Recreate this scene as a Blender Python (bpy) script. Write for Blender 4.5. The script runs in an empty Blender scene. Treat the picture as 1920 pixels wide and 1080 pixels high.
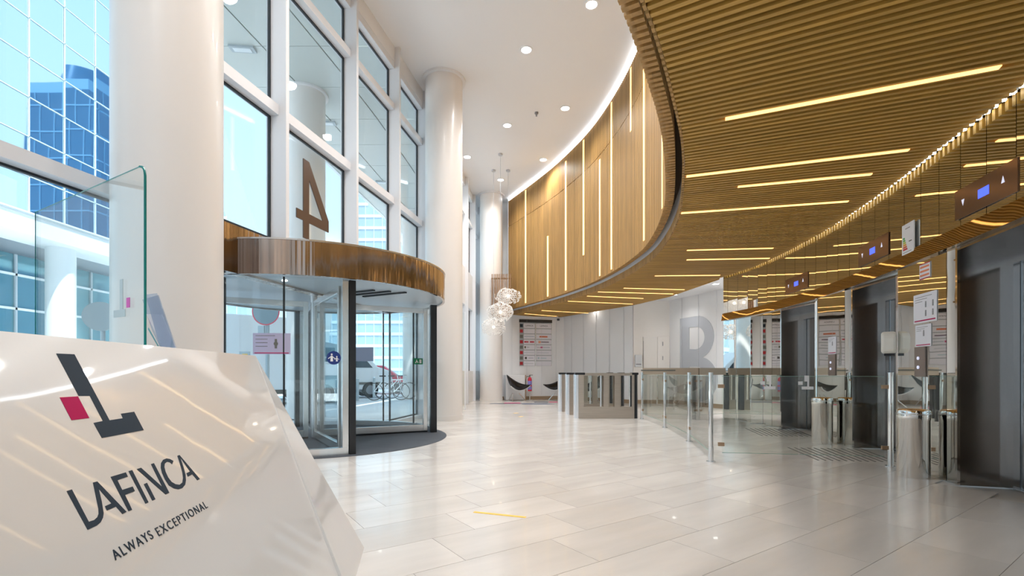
import bpy, math, random
from mathutils import Matrix, Vector
random.seed(7)
scene = bpy.context.scene
COL = scene.collection

# ------------------------------------------------------------------ camera, world, exposure
cam_d = bpy.data.cameras.new('camera')
cam = bpy.data.objects.new('camera', cam_d); COL.objects.link(cam)
cam.location = (0, 0, 1.1); cam.rotation_euler = (math.pi / 2, 0, 0)
cam_d.sensor_width = 36; cam_d.lens = 16.93; cam_d.shift_y = 0.0823
cam_d.clip_start = 0.05; cam_d.clip_end = 500
scene.camera = cam

scene.view_settings.view_transform = 'Standard'
scene.view_settings.look = 'None'
scene.view_settings.gamma = 1
scene.view_settings.use_curve_mapping = False
scene.view_settings.exposure = 0.55

world = bpy.data.worlds.new('world'); scene.world = world
world.use_nodes = True
wn = world.node_tree.nodes; wl = world.node_tree.links; wn.clear()
w_out = wn.new('ShaderNodeOutputWorld'); w_bg = wn.new('ShaderNodeBackground')
w_tc = wn.new('ShaderNodeTexCoord'); w_map = wn.new('ShaderNodeMapping'); w_map.inputs['Scale'].default_value = (1, 1, 2.2)
w_no = wn.new('ShaderNodeTexNoise'); w_no.inputs['Scale'].default_value = 2.1; w_no.inputs['Detail'].default_value = 7
w_cr = wn.new('ShaderNodeValToRGB')
w_cr.color_ramp.elements[0].position = 0.52; w_cr.color_ramp.elements[0].color = (0, 0, 0, 1)
w_cr.color_ramp.elements[1].position = 0.68; w_cr.color_ramp.elements[1].color = (1, 1, 1, 1)
w_sep = wn.new('ShaderNodeSeparateXYZ'); w_el = wn.new('ShaderNodeValToRGB')
w_el.color_ramp.elements[0].position = 0.0; w_el.color_ramp.elements[0].color = (0.64, 0.83, 0.96, 1)
w_el.color_ramp.elements[1].position = 0.8; w_el.color_ramp.elements[1].color = (0.40, 0.66, 0.94, 1)
w_mix = wn.new('ShaderNodeMixRGB'); w_mix.inputs[2].default_value = (1.0, 1.0, 1.0, 1)
wl.new(w_tc.outputs['Generated'], w_map.inputs[0]); wl.new(w_map.outputs[0], w_no.inputs['Vector'])
wl.new(w_no.outputs['Fac'], w_cr.inputs[0]); wl.new(w_tc.outputs['Generated'], w_sep.inputs[0])
wl.new(w_sep.outputs['Z'], w_el.inputs[0]); wl.new(w_el.outputs[0], w_mix.inputs[1]); wl.new(w_cr.outputs[0], w_mix.inputs[0])
wl.new(w_mix.outputs[0], w_bg.inputs[0]); w_bg.inputs[1].default_value = 1.02
wl.new(w_bg.outputs[0], w_out.inputs[0])

DOWNLIGHT_W = 38.0     # each ceiling downlight (spot)
STRIP_E = 1.5           # warm light strips
COVE_E = 4.0            # white cove line on top of the timber drum

sun_d = bpy.data.lights.new('sun', 'SUN'); sun_d.energy = 6.0; sun_d.angle = 0.02; sun_d.color = (1.0, 0.96, 0.90)
sun = bpy.data.objects.new('sun', sun_d); COL.objects.link(sun)
sun.rotation_euler = Vector((-0.34, 0.30, -0.89)).to_track_quat('-Z', 'Y').to_euler()

# ------------------------------------------------------------------ materials
MATS = {}
def mat(name, color, rough=0.5, metal=0.0, emit=None, es=1.0, coat=0.0, noise=None, bump=None, spec=0.5, rnd=0.0):
    if name in MATS: return MATS[name]
    m = bpy.data.materials.new(name); m.use_nodes = True; MATS[name] = m
    nt = m.node_tree; b = nt.nodes['Principled BSDF']
    b.inputs['Base Color'].default_value = (*color, 1); b.inputs['Roughness'].default_value = rough
    b.inputs['Metallic'].default_value = metal; b.inputs['Coat Weight'].default_value = coat
    b.inputs['Coat Roughness'].default_value = 0.03
    b.inputs['Specular IOR Level'].default_value = spec
    m.diffuse_color = (*color, 1)
    if emit:
        b.inputs['Emission Color'].default_value = (*emit, 1); b.inputs['Emission Strength'].default_value = es
    src = None
    if noise:      # (scale vec, low, high) brightness variation
        sc, lo, hi = noise
        tc = nt.nodes.new('ShaderNodeTexCoord'); mp = nt.nodes.new('ShaderNodeMapping'); mp.inputs['Scale'].default_value = sc
        no = nt.nodes.new('ShaderNodeTexNoise'); no.inputs['Scale'].default_value = 1.0; no.inputs['Detail'].default_value = 5
        mr = nt.nodes.new('ShaderNodeMapRange'); mr.inputs[1].default_value = 0.3; mr.inputs[2].default_value = 0.7
        mr.inputs[3].default_value = lo; mr.inputs[4].default_value = hi
        mx = nt.nodes.new('ShaderNodeVectorMath'); mx.operation = 'SCALE'; mx.inputs[0].default_value = color
        nt.links.new(tc.outputs['Object'], mp.inputs[0]); nt.links.new(mp.outputs[0], no.inputs['Vector'])
        nt.links.new(no.outputs['Fac'], mr.inputs[0])
        val = mr.outputs[0]
        if rnd:
            oi = nt.nodes.new('ShaderNodeObjectInfo'); ge = nt.nodes.new('ShaderNodeNewGeometry')
            ad = nt.nodes.new('ShaderNodeMath'); ad.operation = 'ADD'; fr = nt.nodes.new('ShaderNodeMath'); fr.operation = 'FRACT'
            r2 = nt.nodes.new('ShaderNodeMapRange'); r2.inputs[3].default_value = 1 - rnd; r2.inputs[4].default_value = 1 + rnd
            mu = nt.nodes.new('ShaderNodeMath'); mu.operation = 'MULTIPLY'
            nt.links.new(oi.outputs['Random'], ad.inputs[0]); nt.links.new(ge.outputs['Random Per Island'], ad.inputs[1])
            nt.links.new(ad.outputs[0], fr.inputs[0]); nt.links.new(fr.outputs[0], r2.inputs[0])
            nt.links.new(val, mu.inputs[0]); nt.links.new(r2.outputs[0], mu.inputs[1]); val = mu.outputs[0]
            # shift the grain from piece to piece
            sh = nt.nodes.new('ShaderNodeVectorMath'); sh.operation = 'SCALE'; sh.inputs[0].default_value = (37, 53, 11)
            nt.links.new(fr.outputs[0], sh.inputs['Scale']); nt.links.new(sh.outputs[0], mp.inputs['Location'])
        nt.links.new(val, mx.inputs['Scale']); nt.links.new(mx.outputs[0], b.inputs['Base Color'])
        src = no.outputs['Fac']
    if bump:       # (scale vec, strength, distance)
        sc, st, di = bump
        tc = nt.nodes.new('ShaderNodeTexCoord'); mp = nt.nodes.new('ShaderNodeMapping'); mp.inputs['Scale'].default_value = sc
        no = nt.nodes.new('ShaderNodeTexNoise'); no.inputs['Scale'].default_value = 1.0; no.inputs['Detail'].default_value = 2
        bu = nt.nodes.new('ShaderNodeBump'); bu.inputs['Strength'].default_value = st; bu.inputs['Distance'].default_value = di
        nt.links.new(tc.outputs['Object'], mp.inputs[0]); nt.links.new(mp.outputs[0], no.inputs['Vector'])
        nt.links.new(no.outputs['Fac'], bu.inputs['Height']); nt.links.new(bu.outputs[0], b.inputs['Normal'])
        nt.links.new(bu.outputs[0], b.inputs['Coat Normal'])
    return m

def glass(name, tint=(0.93, 0.97, 0.97), ior=1.45, rough=0.0, extra=0.0):
    if name in MATS: return MATS[name]
    m = bpy.data.materials.new(name); m.use_nodes = True; MATS[name] = m
    nt = m.node_tree; nt.nodes.clear()
    o = nt.nodes.new('ShaderNodeOutputMaterial'); mx = nt.nodes.new('ShaderNodeMixShader')
    t = nt.nodes.new('ShaderNodeBsdfTransparent'); g = nt.nodes.new('ShaderNodeBsdfGlossy'); f = nt.nodes.new('ShaderNodeLayerWeight')
    t.inputs[0].default_value = (*tint, 1); g.inputs['Roughness'].default_value = rough; f.inputs[0].default_value = 0.5
    pw = nt.nodes.new('ShaderNodeMath'); pw.operation = 'POWER'; pw.inputs[1].default_value = 5.0
    f0 = ((ior - 1) / (ior + 1)) ** 2
    sc_ = nt.nodes.new('ShaderNodeMath'); sc_.operation = 'MULTIPLY_ADD'; sc_.inputs[1].default_value = 0.85; sc_.inputs[2].default_value = f0
    nt.links.new(f.outputs['Facing'], pw.inputs[0]); nt.links.new(pw.outputs[0], sc_.inputs[0])
    fac = sc_.outputs[0]
    if extra:
        a = nt.nodes.new('ShaderNodeMath'); a.operation = 'ADD'; a.use_clamp = True; a.inputs[1].default_value = extra
        nt.links.new(fac, a.inputs[0]); fac = a.outputs[0]
    nt.links.new(fac, mx.inputs[0]); nt.links.new(t.outputs[0], mx.inputs[1]); nt.links.new(g.outputs[0], mx.inputs[2])
    nt.links.new(mx.outputs[0], o.inputs[0])
    return m

WHITE = mat('white_paint', (0.80, 0.80, 0.81), 0.55)
CEIL = mat('ceiling_paint', (0.84, 0.85, 0.87), 0.6)
COLUMN = mat('column_lacquer', (0.80, 0.77, 0.745), 0.32, coat=0.15)
WALLP = mat('wall_panel_white', (0.86, 0.87, 0.885), 0.35, coat=0.2)
WALLC = mat('wall_panel_cream', (0.84, 0.81, 0.77), 0.4)
FRAME = mat('window_frame_paint', (0.74, 0.75, 0.78), 0.4)
GASKET = mat('black_gasket', (0.015, 0.02, 0.025), 0.5)
BLACK = mat('black_metal', (0.012, 0.014, 0.018), 0.35)
STEEL = mat('satin_steel', (0.76, 0.755, 0.75), 0.25, 1.0)
CHROME = mat('polished_steel', (0.80, 0.79, 0.77), 0.05, 1.0)
BRONZE = mat('bronze_steel', (0.54, 0.46, 0.41), 0.10, 1.0, noise=((6, 6, 0.1), 0.7, 1.2), bump=((7, 7, 0.1), 0.8, 0.03))  # streaks in the colour stand in for vertical reflections on the canopy
TURN = mat('champagne_steel', (0.50, 0.44, 0.38), 0.35, 0.8, noise=((2, 2, 60), 0.92, 1.05))
LIFTM = mat('dark_brushed_steel', (0.38, 0.36, 0.34), 0.13, 1.0, noise=((3, 3, 0.4), 0.8, 1.1), bump=((5, 5, 0.3), 0.10, 0.01))
LIFTF = mat('lift_frame_steel', (0.60, 0.63, 0.66), 0.12, 1.0)
MIRROR = mat('mirror', (0.80, 0.82, 0.80), 0.015, 1.0, bump=((1.2, 1.2, 1.6), 0.05, 0.02))
MIRRORB = mat('bronze_mirror', (0.62, 0.46, 0.28), 0.03, 1.0, bump=((2.2, 2.2, 1), 0.10, 0.02))
WOOD = mat('soffit_oak', (0.53, 0.305, 0.065), 0.5, noise=((3, 25, 25), 0.8, 1.12), rnd=0.10)
WOODV = mat('drum_oak', (0.44, 0.25, 0.08), 0.5, noise=((25, 25, 1.5), 0.82, 1.12), rnd=0.14)
WOODBACK = mat('drum_backing', (0.20, 0.11, 0.03), 0.7)
DARKBACK = mat('soffit_void', (0.04, 0.02, 0.005), 0.8)  # near-black backing colour deepens the shade in the gaps between slats
CHANNEL = mat('channel_white_metal', (0.85, 0.88, 0.93), 0.4)
TILE = mat('stone_tile', (0.63, 0.595, 0.56), 0.22, noise=((0.8, 4.0, 3), 0.91, 1.07), rnd=0.06, coat=0.25)
GROUT = mat('grout', (0.50, 0.475, 0.45), 0.7)
STRIP = mat('warm_strip', (1, 0.8, 0.4), 0.5, emit=(1.0, 0.53, 0.17), es=STRIP_E)
COVE = mat('cove_led', (1, 1, 1), 0.5, emit=(0.9, 0.95, 1.0), es=COVE_E)
LEDW = mat('rail_led', (1, 1, 1), 0.5, emit=(1.0, 0.97, 0.85), es=7.0)
LAMPW = mat('lamp_disc', (1, 1, 1), 0.5, emit=(1.0, 0.97, 0.90), es=9.0)
GLASS = glass('window_glass', (0.955, 0.985, 0.99))
GLASSD = glass('door_glass', (0.955, 0.985, 0.99))
GLASSB = glass('barrier_glass', (0.97, 0.985, 0.97), 1.38)
GLASSC = glass('counter_glass', (0.96, 0.985, 0.98), 1.4)
GEDGE = mat('glass_edge', (0.0, 0.22, 0.20), 0.2)
DESK = mat('desk_gloss_white', (0.74, 0.73, 0.72), 0.22, coat=1.0, bump=((1.6, 1.6, 1.6), 0.06, 0.02))
INK = mat('logo_slate', (0.035, 0.05, 0.07), 0.7, spec=0.15)
PINK = mat('logo_magenta', (0.48, 0.002, 0.09), 0.6, spec=0.15)
PAPER = mat('paper', (0.82, 0.82, 0.88), 0.6)
PAPERL = mat('lilac_film', (0.50, 0.48, 0.66), 0.6)
RED = mat('red', (0.45, 0.01, 0.02), 0.4)
GREYSQ = mat('grey_print', (0.16, 0.16, 0.14), 0.5)
DECALW = mat('white_decal', (0.85, 0.87, 0.9), 0.5)
BGREY = mat('letter_grey', (0.52, 0.55, 0.60), 0.5)
NUMB = mat('number_bronze', (0.10, 0.065, 0.05), 0.3, 0.3)
MATM = mat('door_mat', (0.055, 0.065, 0.08), 0.8, noise=((3, 60, 3), 0.8, 1.3))
YELLOW = mat('yellow_tape', (0.85, 0.50, 0.06), 0.5)
LEATHER = mat('black_leather', (0.008, 0.008, 0.008), 0.25)
BRASSB = mat('brass_board', (0.50, 0.41, 0.32), 0.35, 0.4)
CARPETN = mat('navy_carpet', (0.06, 0.075, 0.13), 0.9)
CARPETG = mat('slate_carpet', (0.13, 0.16, 0.23), 0.9)
CARPETP = mat('pink_carpet', (0.55, 0.08, 0.17), 0.9)
PANELB = mat('brown_plate', (0.26, 0.17, 0.12), 0.2, 0.7)
BLUEL = mat('blue_display', (0.02, 0.03, 0.4), 0.4, emit=(0.05, 0.09, 1.0), es=1.6)
ICONL = mat('arrow_icon', (0.8, 0.8, 0.85), 0.4, emit=(0.6, 0.65, 0.9), es=0.5)
SIGNG = mat('exit_green', (0.0, 0.22, 0.10), 0.5)
SIGNB = mat('sticker_blue', (0.01, 0.035, 0.20), 0.5)
LEAD = mat('lead_grey', (0.3, 0.3, 0.32), 0.5)
PETAL = mat('pendant_ring', (0.88, 0.85, 0.82), 0.3, emit=(1, 0.93, 0.85), es=0.02)
BULB = mat('pendant_bulb', (1, 1, 1), 0.5, emit=(1.0, 0.82, 0.6), es=7)
CABLE = mat('cable_grey', (0.55, 0.58, 0.62), 0.5)
# outside
PAVE = mat('street_paving', (0.78, 0.80, 0.82), 0.7, noise=((0.3, 0.3, 1), 0.9, 1.05))
FACADE = mat('opposite_glass', (0.80, 0.92, 0.98), 0.02, 1.0, bump=((0.15, 0.15, 0.15), 0.05, 0.3))
FACADEM = mat('opposite_mullion', (0.60, 0.74, 0.82), 0.4)
TOWERB = mat('tower_glass', (0.04, 0.15, 0.30), 0.12, 0.4)
TOWERM = mat('tower_line', (0.10, 0.28, 0.48), 0.5)
TEALG = mat('shopfront_glass', (0.20, 0.42, 0.48), 0.08, 0.5)
EXTW = mat('exterior_white', (0.78, 0.84, 0.88), 0.6)
EXTSOF = mat('exterior_soffit', (0.58, 0.63, 0.61), 0.45)
EXTGR = mat('exterior_grey', (0.45, 0.52, 0.56), 0.6)
VAN = mat('van_white', (0.85, 0.87, 0.9), 0.3, coat=0.5)
TYRE = mat('tyre', (0.02, 0.02, 0.022), 0.8)
WINDK = mat('dark_window', (0.03, 0.05, 0.07), 0.1)
REDB = mat('red_paint', (0.7, 0.02, 0.06), 0.4)

# ------------------------------------------------------------------ builders
MW = {}
def reg(o, label=None, cat=None, group=None, kind=None):
    if label: o['label'] = label
    if cat: o['category'] = cat
    if group: o['group'] = group
    if kind: o['kind'] = kind
    return o
def thing(name, label, cat, loc=(0, 0, 0), rz=0.0, group=None, kind=None):
    o = bpy.data.objects.new(name, None); COL.objects.link(o); o.empty_display_size = 0.1
    o.location = loc; o.rotation_euler = (0, 0, rz)
    MW[o.name] = Matrix.Translation(loc) @ Matrix.Rotation(rz, 4, 'Z')
    return reg(o, label, cat, group, kind)
class MB:
    def __init__(s): s.v = []; s.f = []; s.m = []; s.mats = []
    def mi(s, m):
        if m is None: return 0
        if m not in s.mats: s.mats.append(m)
        return s.mats.index(m)
    def add(s, vs, fs, m=None):
        n = len(s.v); s.v += [tuple(v) for v in vs]; k = s.mi(m)
        for f in fs: s.f.append(tuple(i + n for i in f)); s.m.append(k)
        return s
    def box(s, c, d, rz=0.0, m=None, M=None):
        hx, hy, hz = d[0] / 2, d[1] / 2, d[2] / 2; ca, sa = math.cos(rz), math.sin(rz); vs = []
        for z in (-hz, hz):
            for x, y in ((-hx, -hy), (hx, -hy), (hx, hy), (-hx, hy)):
                vs.append((c[0] + x * ca - y * sa, c[1] + x * sa + y * ca, c[2] + z))
        if M is not None: vs = [M @ Vector(v) for v in vs]
        return s.add(vs, [(3, 2, 1, 0), (4, 5, 6, 7), (0, 1, 5, 4), (1, 2, 6, 5), (2, 3, 7, 6), (3, 0, 4, 7)], m)
    def seg(s, p, q, w, z0, z1, off=0.0, m=None):   # wall-like box along p->q; off shifts to the left of p->q
        dx, dy = q[0] - p[0], q[1] - p[1]; L = math.hypot(dx, dy) or 1e-6; nx, ny = -dy / L, dx / L
        a, b = off - w / 2, off + w / 2
        vs = []
        for z in (z0, z1):
            vs += [(p[0] + nx * a, p[1] + ny * a, z), (q[0] + nx * a, q[1] + ny * a, z), (q[0] + nx * b, q[1] + ny * b, z), (p[0] + nx * b, p[1] + ny * b, z)]
        return s.add(vs, [(3, 2, 1, 0), (4, 5, 6, 7), (0, 1, 5, 4), (1, 2, 6, 5), (2, 3, 7, 6), (3, 0, 4, 7)], m)
    def prism(s, poly, z0, z1, m=None, M=None):
        n = len(poly); vs = [(x, y, z0) for x, y in poly] + [(x, y, z1) for x, y in poly]
        if M is not None: vs = [M @ Vector(v) for v in vs]
        fs = [tuple(range(n - 1, -1, -1)), tuple(range(n, 2 * n))] + [(i, (i + 1) % n, n + (i + 1) % n, n + i) for i in range(n)]
        return s.add(vs, fs, m)
    def cyl(s, c, r, z0, z1, n=24, m=None, r2=None, M=None):
        r2 = r if r2 is None else r2
        vs = [(c[0] + r * math.cos(2 * math.pi * i / n), c[1] + r * math.sin(2 * math.pi * i / n), z0) for i in range(n)]
        vs += [(c[0] + r2 * math.cos(2 * math.pi * i / n), c[1] + r2 * math.sin(2 * math.pi * i / n), z1) for i in range(n)]
        if M is not None: vs = [M @ Vector(v) for v in vs]
        fs = [tuple(range(n - 1, -1, -1)), tuple(range(n, 2 * n))] + [(i, (i + 1) % n, n + (i + 1) % n, n + i) for i in range(n)]
        return s.add(vs, fs, m)
    def tube(s, pts, r, n=8, m=None, closed=False):
        P = [Vector(p) for p in pts]; rings = []
        for i, p in enumerate(P):
            if closed: t = P[(i + 1) % len(P)] - P[i - 1]
            else: t = P[min(i + 1, len(P) - 1)] - P[max(i - 1, 0)]
            t.normalize(); a = Vector((0, 0, 1)) if abs(t.z) < 0.9 else Vector((1, 0, 0))
            u = t.cross(a).normalized(); w = t.cross(u)
            rings.append([p + (u * math.cos(2 * math.pi * k / n) + w * math.sin(2 * math.pi * k / n)) * r for k in range(n)])
        vs = [v for R in rings for v in R]; fs = []
        N = len(P)
        for i in range(N if closed else N - 1):
            j = (i + 1) % N
            for k in range(n): fs.append((i * n + k, i * n + (k + 1) % n, j * n + (k + 1) % n, j * n + k))
        if not closed: fs += [tuple(range(n - 1, -1, -1)), tuple((N - 1) * n + k for k in range(n))]
        return s.add(vs, fs, m)
    def lathe(s, c, prof, n=24, m=None):   # prof: (r, z)
        vs = [(c[0] + r * math.cos(2 * math.pi * i / n), c[1] + r * math.sin(2 * math.pi * i / n), c[2] + z) for r, z in prof for i in range(n)]
        fs = [(a * n + i, a * n + (i + 1) % n, (a + 1) * n + (i + 1) % n, (a + 1) * n + i) for a in range(len(prof) - 1) for i in range(n)]
        return s.add(vs, fs, m)
    def arc(s, c, r0, r1, a0, a1, z0, z1, n=24, m=None):   # curved wall between radii
        vs = []
        for i in range(n + 1):
            a = math.radians(a0 + (a1 - a0) * i / n)
            for r in (r0, r1):
                for z in (z0, z1): vs.append((c[0] + r * math.cos(a), c[1] + r * math.sin(a), z))
        fs = []
        for i in range(n):
            b = 4 * i; e = b + 4
            fs += [(b, e, e + 1, b + 1), (b + 2, b + 3, e + 3, e + 2), (b + 1, e + 1, e + 3, b + 3), (b, b + 2, e + 2, e)]
        fs += [(0, 1, 3, 2), (4 * n, 4 * n + 2, 4 * n + 3, 4 * n + 1)]
        return s.add(vs, fs, m)
    def build(s, name, m=None, parent=None, smooth=False, bevel=0, label=None, cat=None, group=None, kind=None, local=False):
        me = bpy.data.meshes.new(name)
        vs = s.v
        if parent is not None and not local:
            I = MW[parent.name].inverted(); vs = [tuple(I @ Vector(v)) for v in vs]
        me.from_pydata(vs, [], s.f)
        if s.mats:
            for x in s.mats: me.materials.append(x)
            me.polygons.foreach_set('material_index', s.m)
        elif m: me.materials.append(m)
        me.update()
        o = bpy.data.objects.new(name, me); COL.objects.link(o)
        if parent is not None: o.parent = parent; MW[o.name] = MW[parent.name]
        else: MW[o.name] = Matrix.Identity(4)
        if smooth:
            me.polygons.foreach_set('use_smooth', [True] * len(me.polygons))
            md = o.modifiers.new('split', 'EDGE_SPLIT'); md.split_angle = math.radians(35)
        if bevel:
            b = o.modifiers.new('bevel', 'BEVEL'); b.width = bevel; b.segments = 2; b.limit_method = 'ANGLE'
        return reg(o, label, cat, group, kind)
def struct(mb, name, m, **k): return mb.build(name, m, kind='structure', **k)
def inst(name, mesh, parent, loc, rz=0.0, scale=(1, 1, 1)):
    o = bpy.data.objects.new(name, mesh); COL.objects.link(o); o.parent = parent
    o.location = loc; o.rotation_euler = (0, 0, rz); o.scale = scale
    return o
def copy_tree(o, parent=None):
    c = o.copy(); COL.objects.link(c)
    if parent: c.parent = parent
    for ch in [x for x in bpy.data.objects if x.parent == o]: copy_tree(ch, c)
    return c
def spline(P, n=14):
    out = []
    for i in range(len(P) - 1):
        p0 = Vector(P[max(i - 1, 0)]); p1 = Vector(P[i]); p2 = Vector(P[i + 1]); p3 = Vector(P[min(i + 2, len(P) - 1)])
        for k in range(n):
            t = k / n
            v = 0.5 * ((2 * p1) + (p2 - p0) * t + (2 * p0 - 5 * p1 + 4 * p2 - p3) * t * t + (3 * p1 - p0 - 3 * p2 + p3) * t ** 3)
            out.append((v.x, v.y))
    out.append(tuple(P[-1])); return out
def resample(P, step):
    out = [P[0]]; acc = 0.0
    for i in range(len(P) - 1):
        a, b = Vector(P[i]), Vector(P[i + 1]); L = (b - a).length; t = step - acc
        while t <= L:
            out.append(tuple(a + (b - a) * (t / L))); t += step
        acc = (acc + L) % step if L else acc
    return out
def offset(P, d):     # positive = to the left of travel
    out = []
    for i in range(len(P)):
        a = Vector(P[max(i - 1, 0)]); b = Vector(P[min(i + 1, len(P) - 1)]); t = (b - a).normalized()
        out.append((P[i][0] - t.y * d, P[i][1] + t.x * d))
    return out
def ribbon(P, w, z0, z1, off=0.0):
    A = offset(P, off - w / 2); B = offset(P, off + w / 2); mb = MB(); vs = []
    for a, b in zip(A, B): vs += [(*a, z0), (*a, z1), (*b, z0), (*b, z1)]
    fs = []
    for i in range(len(P) - 1):
        k = 4 * i; e = k + 4
        fs += [(k, e, e + 1, k + 1), (k + 2, k + 3, e + 3, e + 2), (k + 1, e + 1, e + 3, k + 3), (k, k + 2, e + 2, e)]
    n = 4 * (len(P) - 1); fs += [(0, 1, 3, 2), (n, n + 2, n + 3, n + 1)]
    return mb.add(vs, fs)
def lerp(tab, x):
    if x <= tab[0][0]: return tab[0][1]
    for (a, u), (b, v) in zip(tab, tab[1:]):
        if x <= b: return u + (v - u) * (x - a) / (b - a)
    return tab[-1][1]

# ------------------------------------------------------------------ plan curves (metres, camera at the origin)
FAC = spline([(-5.2, -2.5), (-4.5, 0.9), (-3.49, 5.84), (-2.3, 11.66), (-1.92, 15.0), (-1.68, 18.06), (-1.45, 21.3)])
C_EDGE = spline([(-1.9, -0.2), (-0.75, 1.0), (0.1, 1.98), (0.80, 2.92), (1.43, 4.16), (1.82, 5.08), (2.27, 6.40), (2.51, 7.29), (2.72, 8.47), (2.82, 9.72), (2.71, 11.40), (2.36, 13.34), (1.72, 15.3), (1.01, 16.95), (0.04, 18.95)])
M_UP = spline([(1.2, -2.2), (2.45, 0.3), (3.2, 1.75), (3.80, 2.95), (4.13, 3.90), (4.36, 4.74), (4.68, 5.85), (4.96, 7.04), (5.14, 8.1), (5.245, 9.37), (5.26, 10.4), (5.07, 11.55)])
def fac_at(Y):
    for a, b in zip(FAC, FAC[1:]):
        if a[1] <= Y <= b[1]:
            t = (Y - a[1]) / (b[1] - a[1]); return (a[0] + (b[0] - a[0]) * t, Y)
    return FAC[-1]
def curve_at(P, Y):
    for a, b in zip(P, P[1:]):
        if a[1] <= Y <= b[1]:
            t = (Y - a[1]) / (b[1] - a[1]); return (a[0] + (b[0] - a[0]) * t, Y)
    return P[-1]
CZ = 7.9

# ------------------------------------------------------------------ floor
floor = struct(MB().add([(-5.3, -4, -0.012), (8, -4, -0.012), (8, 21.8, -0.012), (-1.3, 21.8, -0.012), (-5.3, -4, -0.2), (8, -4, -0.2), (8, 21.8, -0.2), (-1.3, 21.8, -0.2)],
    [(0, 1, 2, 3), (7, 6, 5, 4), (0, 4, 5, 1), (1, 5, 6, 2), (2, 6, 7, 3), (3, 7, 4, 0)]), 'floor', GROUT)
TL, TW = 0.96, 0.455
tu = Vector((0.824, 0.566)); tv = Vector((-0.566, 0.824)); t_ang = math.atan2(tu.y, tu.x)
tile_me = MB().box((0, 0, -0.006), (TL - 0.003, TW - 0.003, 0.012)).build('tile', TILE, floor, local=True)
tile_mesh = tile_me.data; bpy.data.objects.remove(tile_me)
cands = []
for r in range(-14, 46):
    for k in range(-12, 26):
        u = 1.526 + TL * k + (r - 0) * 0.325; v = 2.247 + TW * r
        p = tu * u + tv * v
        fx = fac_at(max(min(p.y, 21.2), -2.4))[0]
        mx = curve_at(M_UP, p.y)[0] if p.y < 11.5 else 7.4
        if p.y < -3.6 or p.y > 21.4 or p.x < fx - 0.05 or p.x > max(mx + 0.3, 1.3): continue
        cands.append((p.x, p.y))
cands.sort(key=lambda q: (q[1] + 0.25 * abs(q[0])) if q[1] > 0.7 else 99)
near, far = cands[:270], cands[270:]
for x, y in near: inst('tile', tile_mesh, floor, (x, y, 0), t_ang)
mb = MB()
for x, y in far: mb.box((x, y, -0.006), (TL - 0.003, TW - 0.003, 0.012), t_ang)
mb.build('far_tiles', TILE, floor, kind='stuff')

# ------------------------------------------------------------------ ceilings and shell
cpoly = [p for p in FAC[::-1]] + [(-5.2, -4.0), (8.4, -4.0), (8.4, 21.9), (-1.45, 21.9)]
struct(MB().prism(cpoly, CZ, CZ + 0.2), 'ceiling', CEIL)
# first-floor slab right of the drum
sl = [p for p in C_EDGE]
ch = offset(sl, -0.12)
poly = ch + [(0.3, 22), (12, 22), (12, -4), (-1.9, -4)]
mb = MB(); n = len(ch)
vs = []; fs = []
for i, (x, y) in enumerate(ch): vs += [(x, y, 3.62), (12, y, 3.62)]
for i in range(n - 1): fs.append((2 * i, 2 * i + 1, 2 * i + 3, 2 * i + 2))
mb.add(vs, fs)
mb.add([(0.04, 18.8, 3.62), (12, 18.8, 3.62), (12, 22, 3.62), (-1.5, 22, 3.62)], [(0, 1, 2, 3)])
struct(mb, 'ceiling_lower', CEIL)
struct(MB().box((-0.5, -4.05, 4), (16, 0.1, 8)), 'wall_back', WHITE)
struct(MB().seg((-0.62, 19.24), (2.15, 19.87), 0.1, 0, 3.62, -0.0).seg((-0.62, 19.24), (1.0, 19.61), 0.1, 3.62, CZ).seg((-1.6, 21.35), (-0.5, 21.35), 0.1, 0, CZ).seg((-0.55, 19.2), (-0.55, 21.35), 0.1, 0, CZ), 'wall_end', WALLP)
struct(MB().seg((2.15, 19.87), (4.28, 17.0), 0.08, 0, 3.62), 'wall_panelled', WALLP)
struct(MB().seg((4.28, 17.0), (5.58, 17.0), 0.08, 0, 3.62), 'wall_recess', WALLC)
struct(MB().seg((5.58, 17.0), (6.5, 14.3), 0.08, 0, 3.62).seg((6.5, 14.3), (7.6, 11.8), 0.08, 0, 3.62), 'wall_right', WALLP)
struct(MB().seg((5.12, 11.62), (7.7, 11.9), 0.1, 0, 3.62), 'wall_lift_end', WHITE)
mb = MB()
for p, q in (((-0.5, 19.2), (2.12, 19.8)), ((2.12, 19.8), (4.25, 16.93)), ((4.28, 16.93), (5.55, 16.93)), ((5.52, 16.95), (6.43, 14.28))): mb.seg(p, q, 0.03, 0, 0.13)
struct(mb, 'baseboard_end', mat('baseboard_bronze', (0.35, 0.25, 0.16), 0.3, 0.5))
# fine vertical joints of the white wall panels, one strip per joint
for p, q, k in (((-0.3, 19.24), (2.1, 19.79), 4), ((2.2, 19.73), (4.2, 17.02), 5), ((5.62, 16.72), (6.4, 14.4), 3)):
    mb = MB()
    for i in range(k):
        t = (i + 0.5) / k; x = p[0] + (q[0] - p[0]) * t; y = p[1] + (q[1] - p[1]) * t
        mb.box((x, y - 0.02, 1.9), (0.006, 0.02, 3.4))
    struct(mb, 'trim_1', mat('joint_grey', (0.66, 0.68, 0.71), 0.6))
# upper storey behind the drum (closes the hall)
struct(MB().seg((6.2, -4), (6.2, 22), 0.1, 3.7, CZ).seg((-1, 21.6), (6.2, 21.6), 0.1, 3.7, CZ), 'wall_upper', WHITE)

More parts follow.
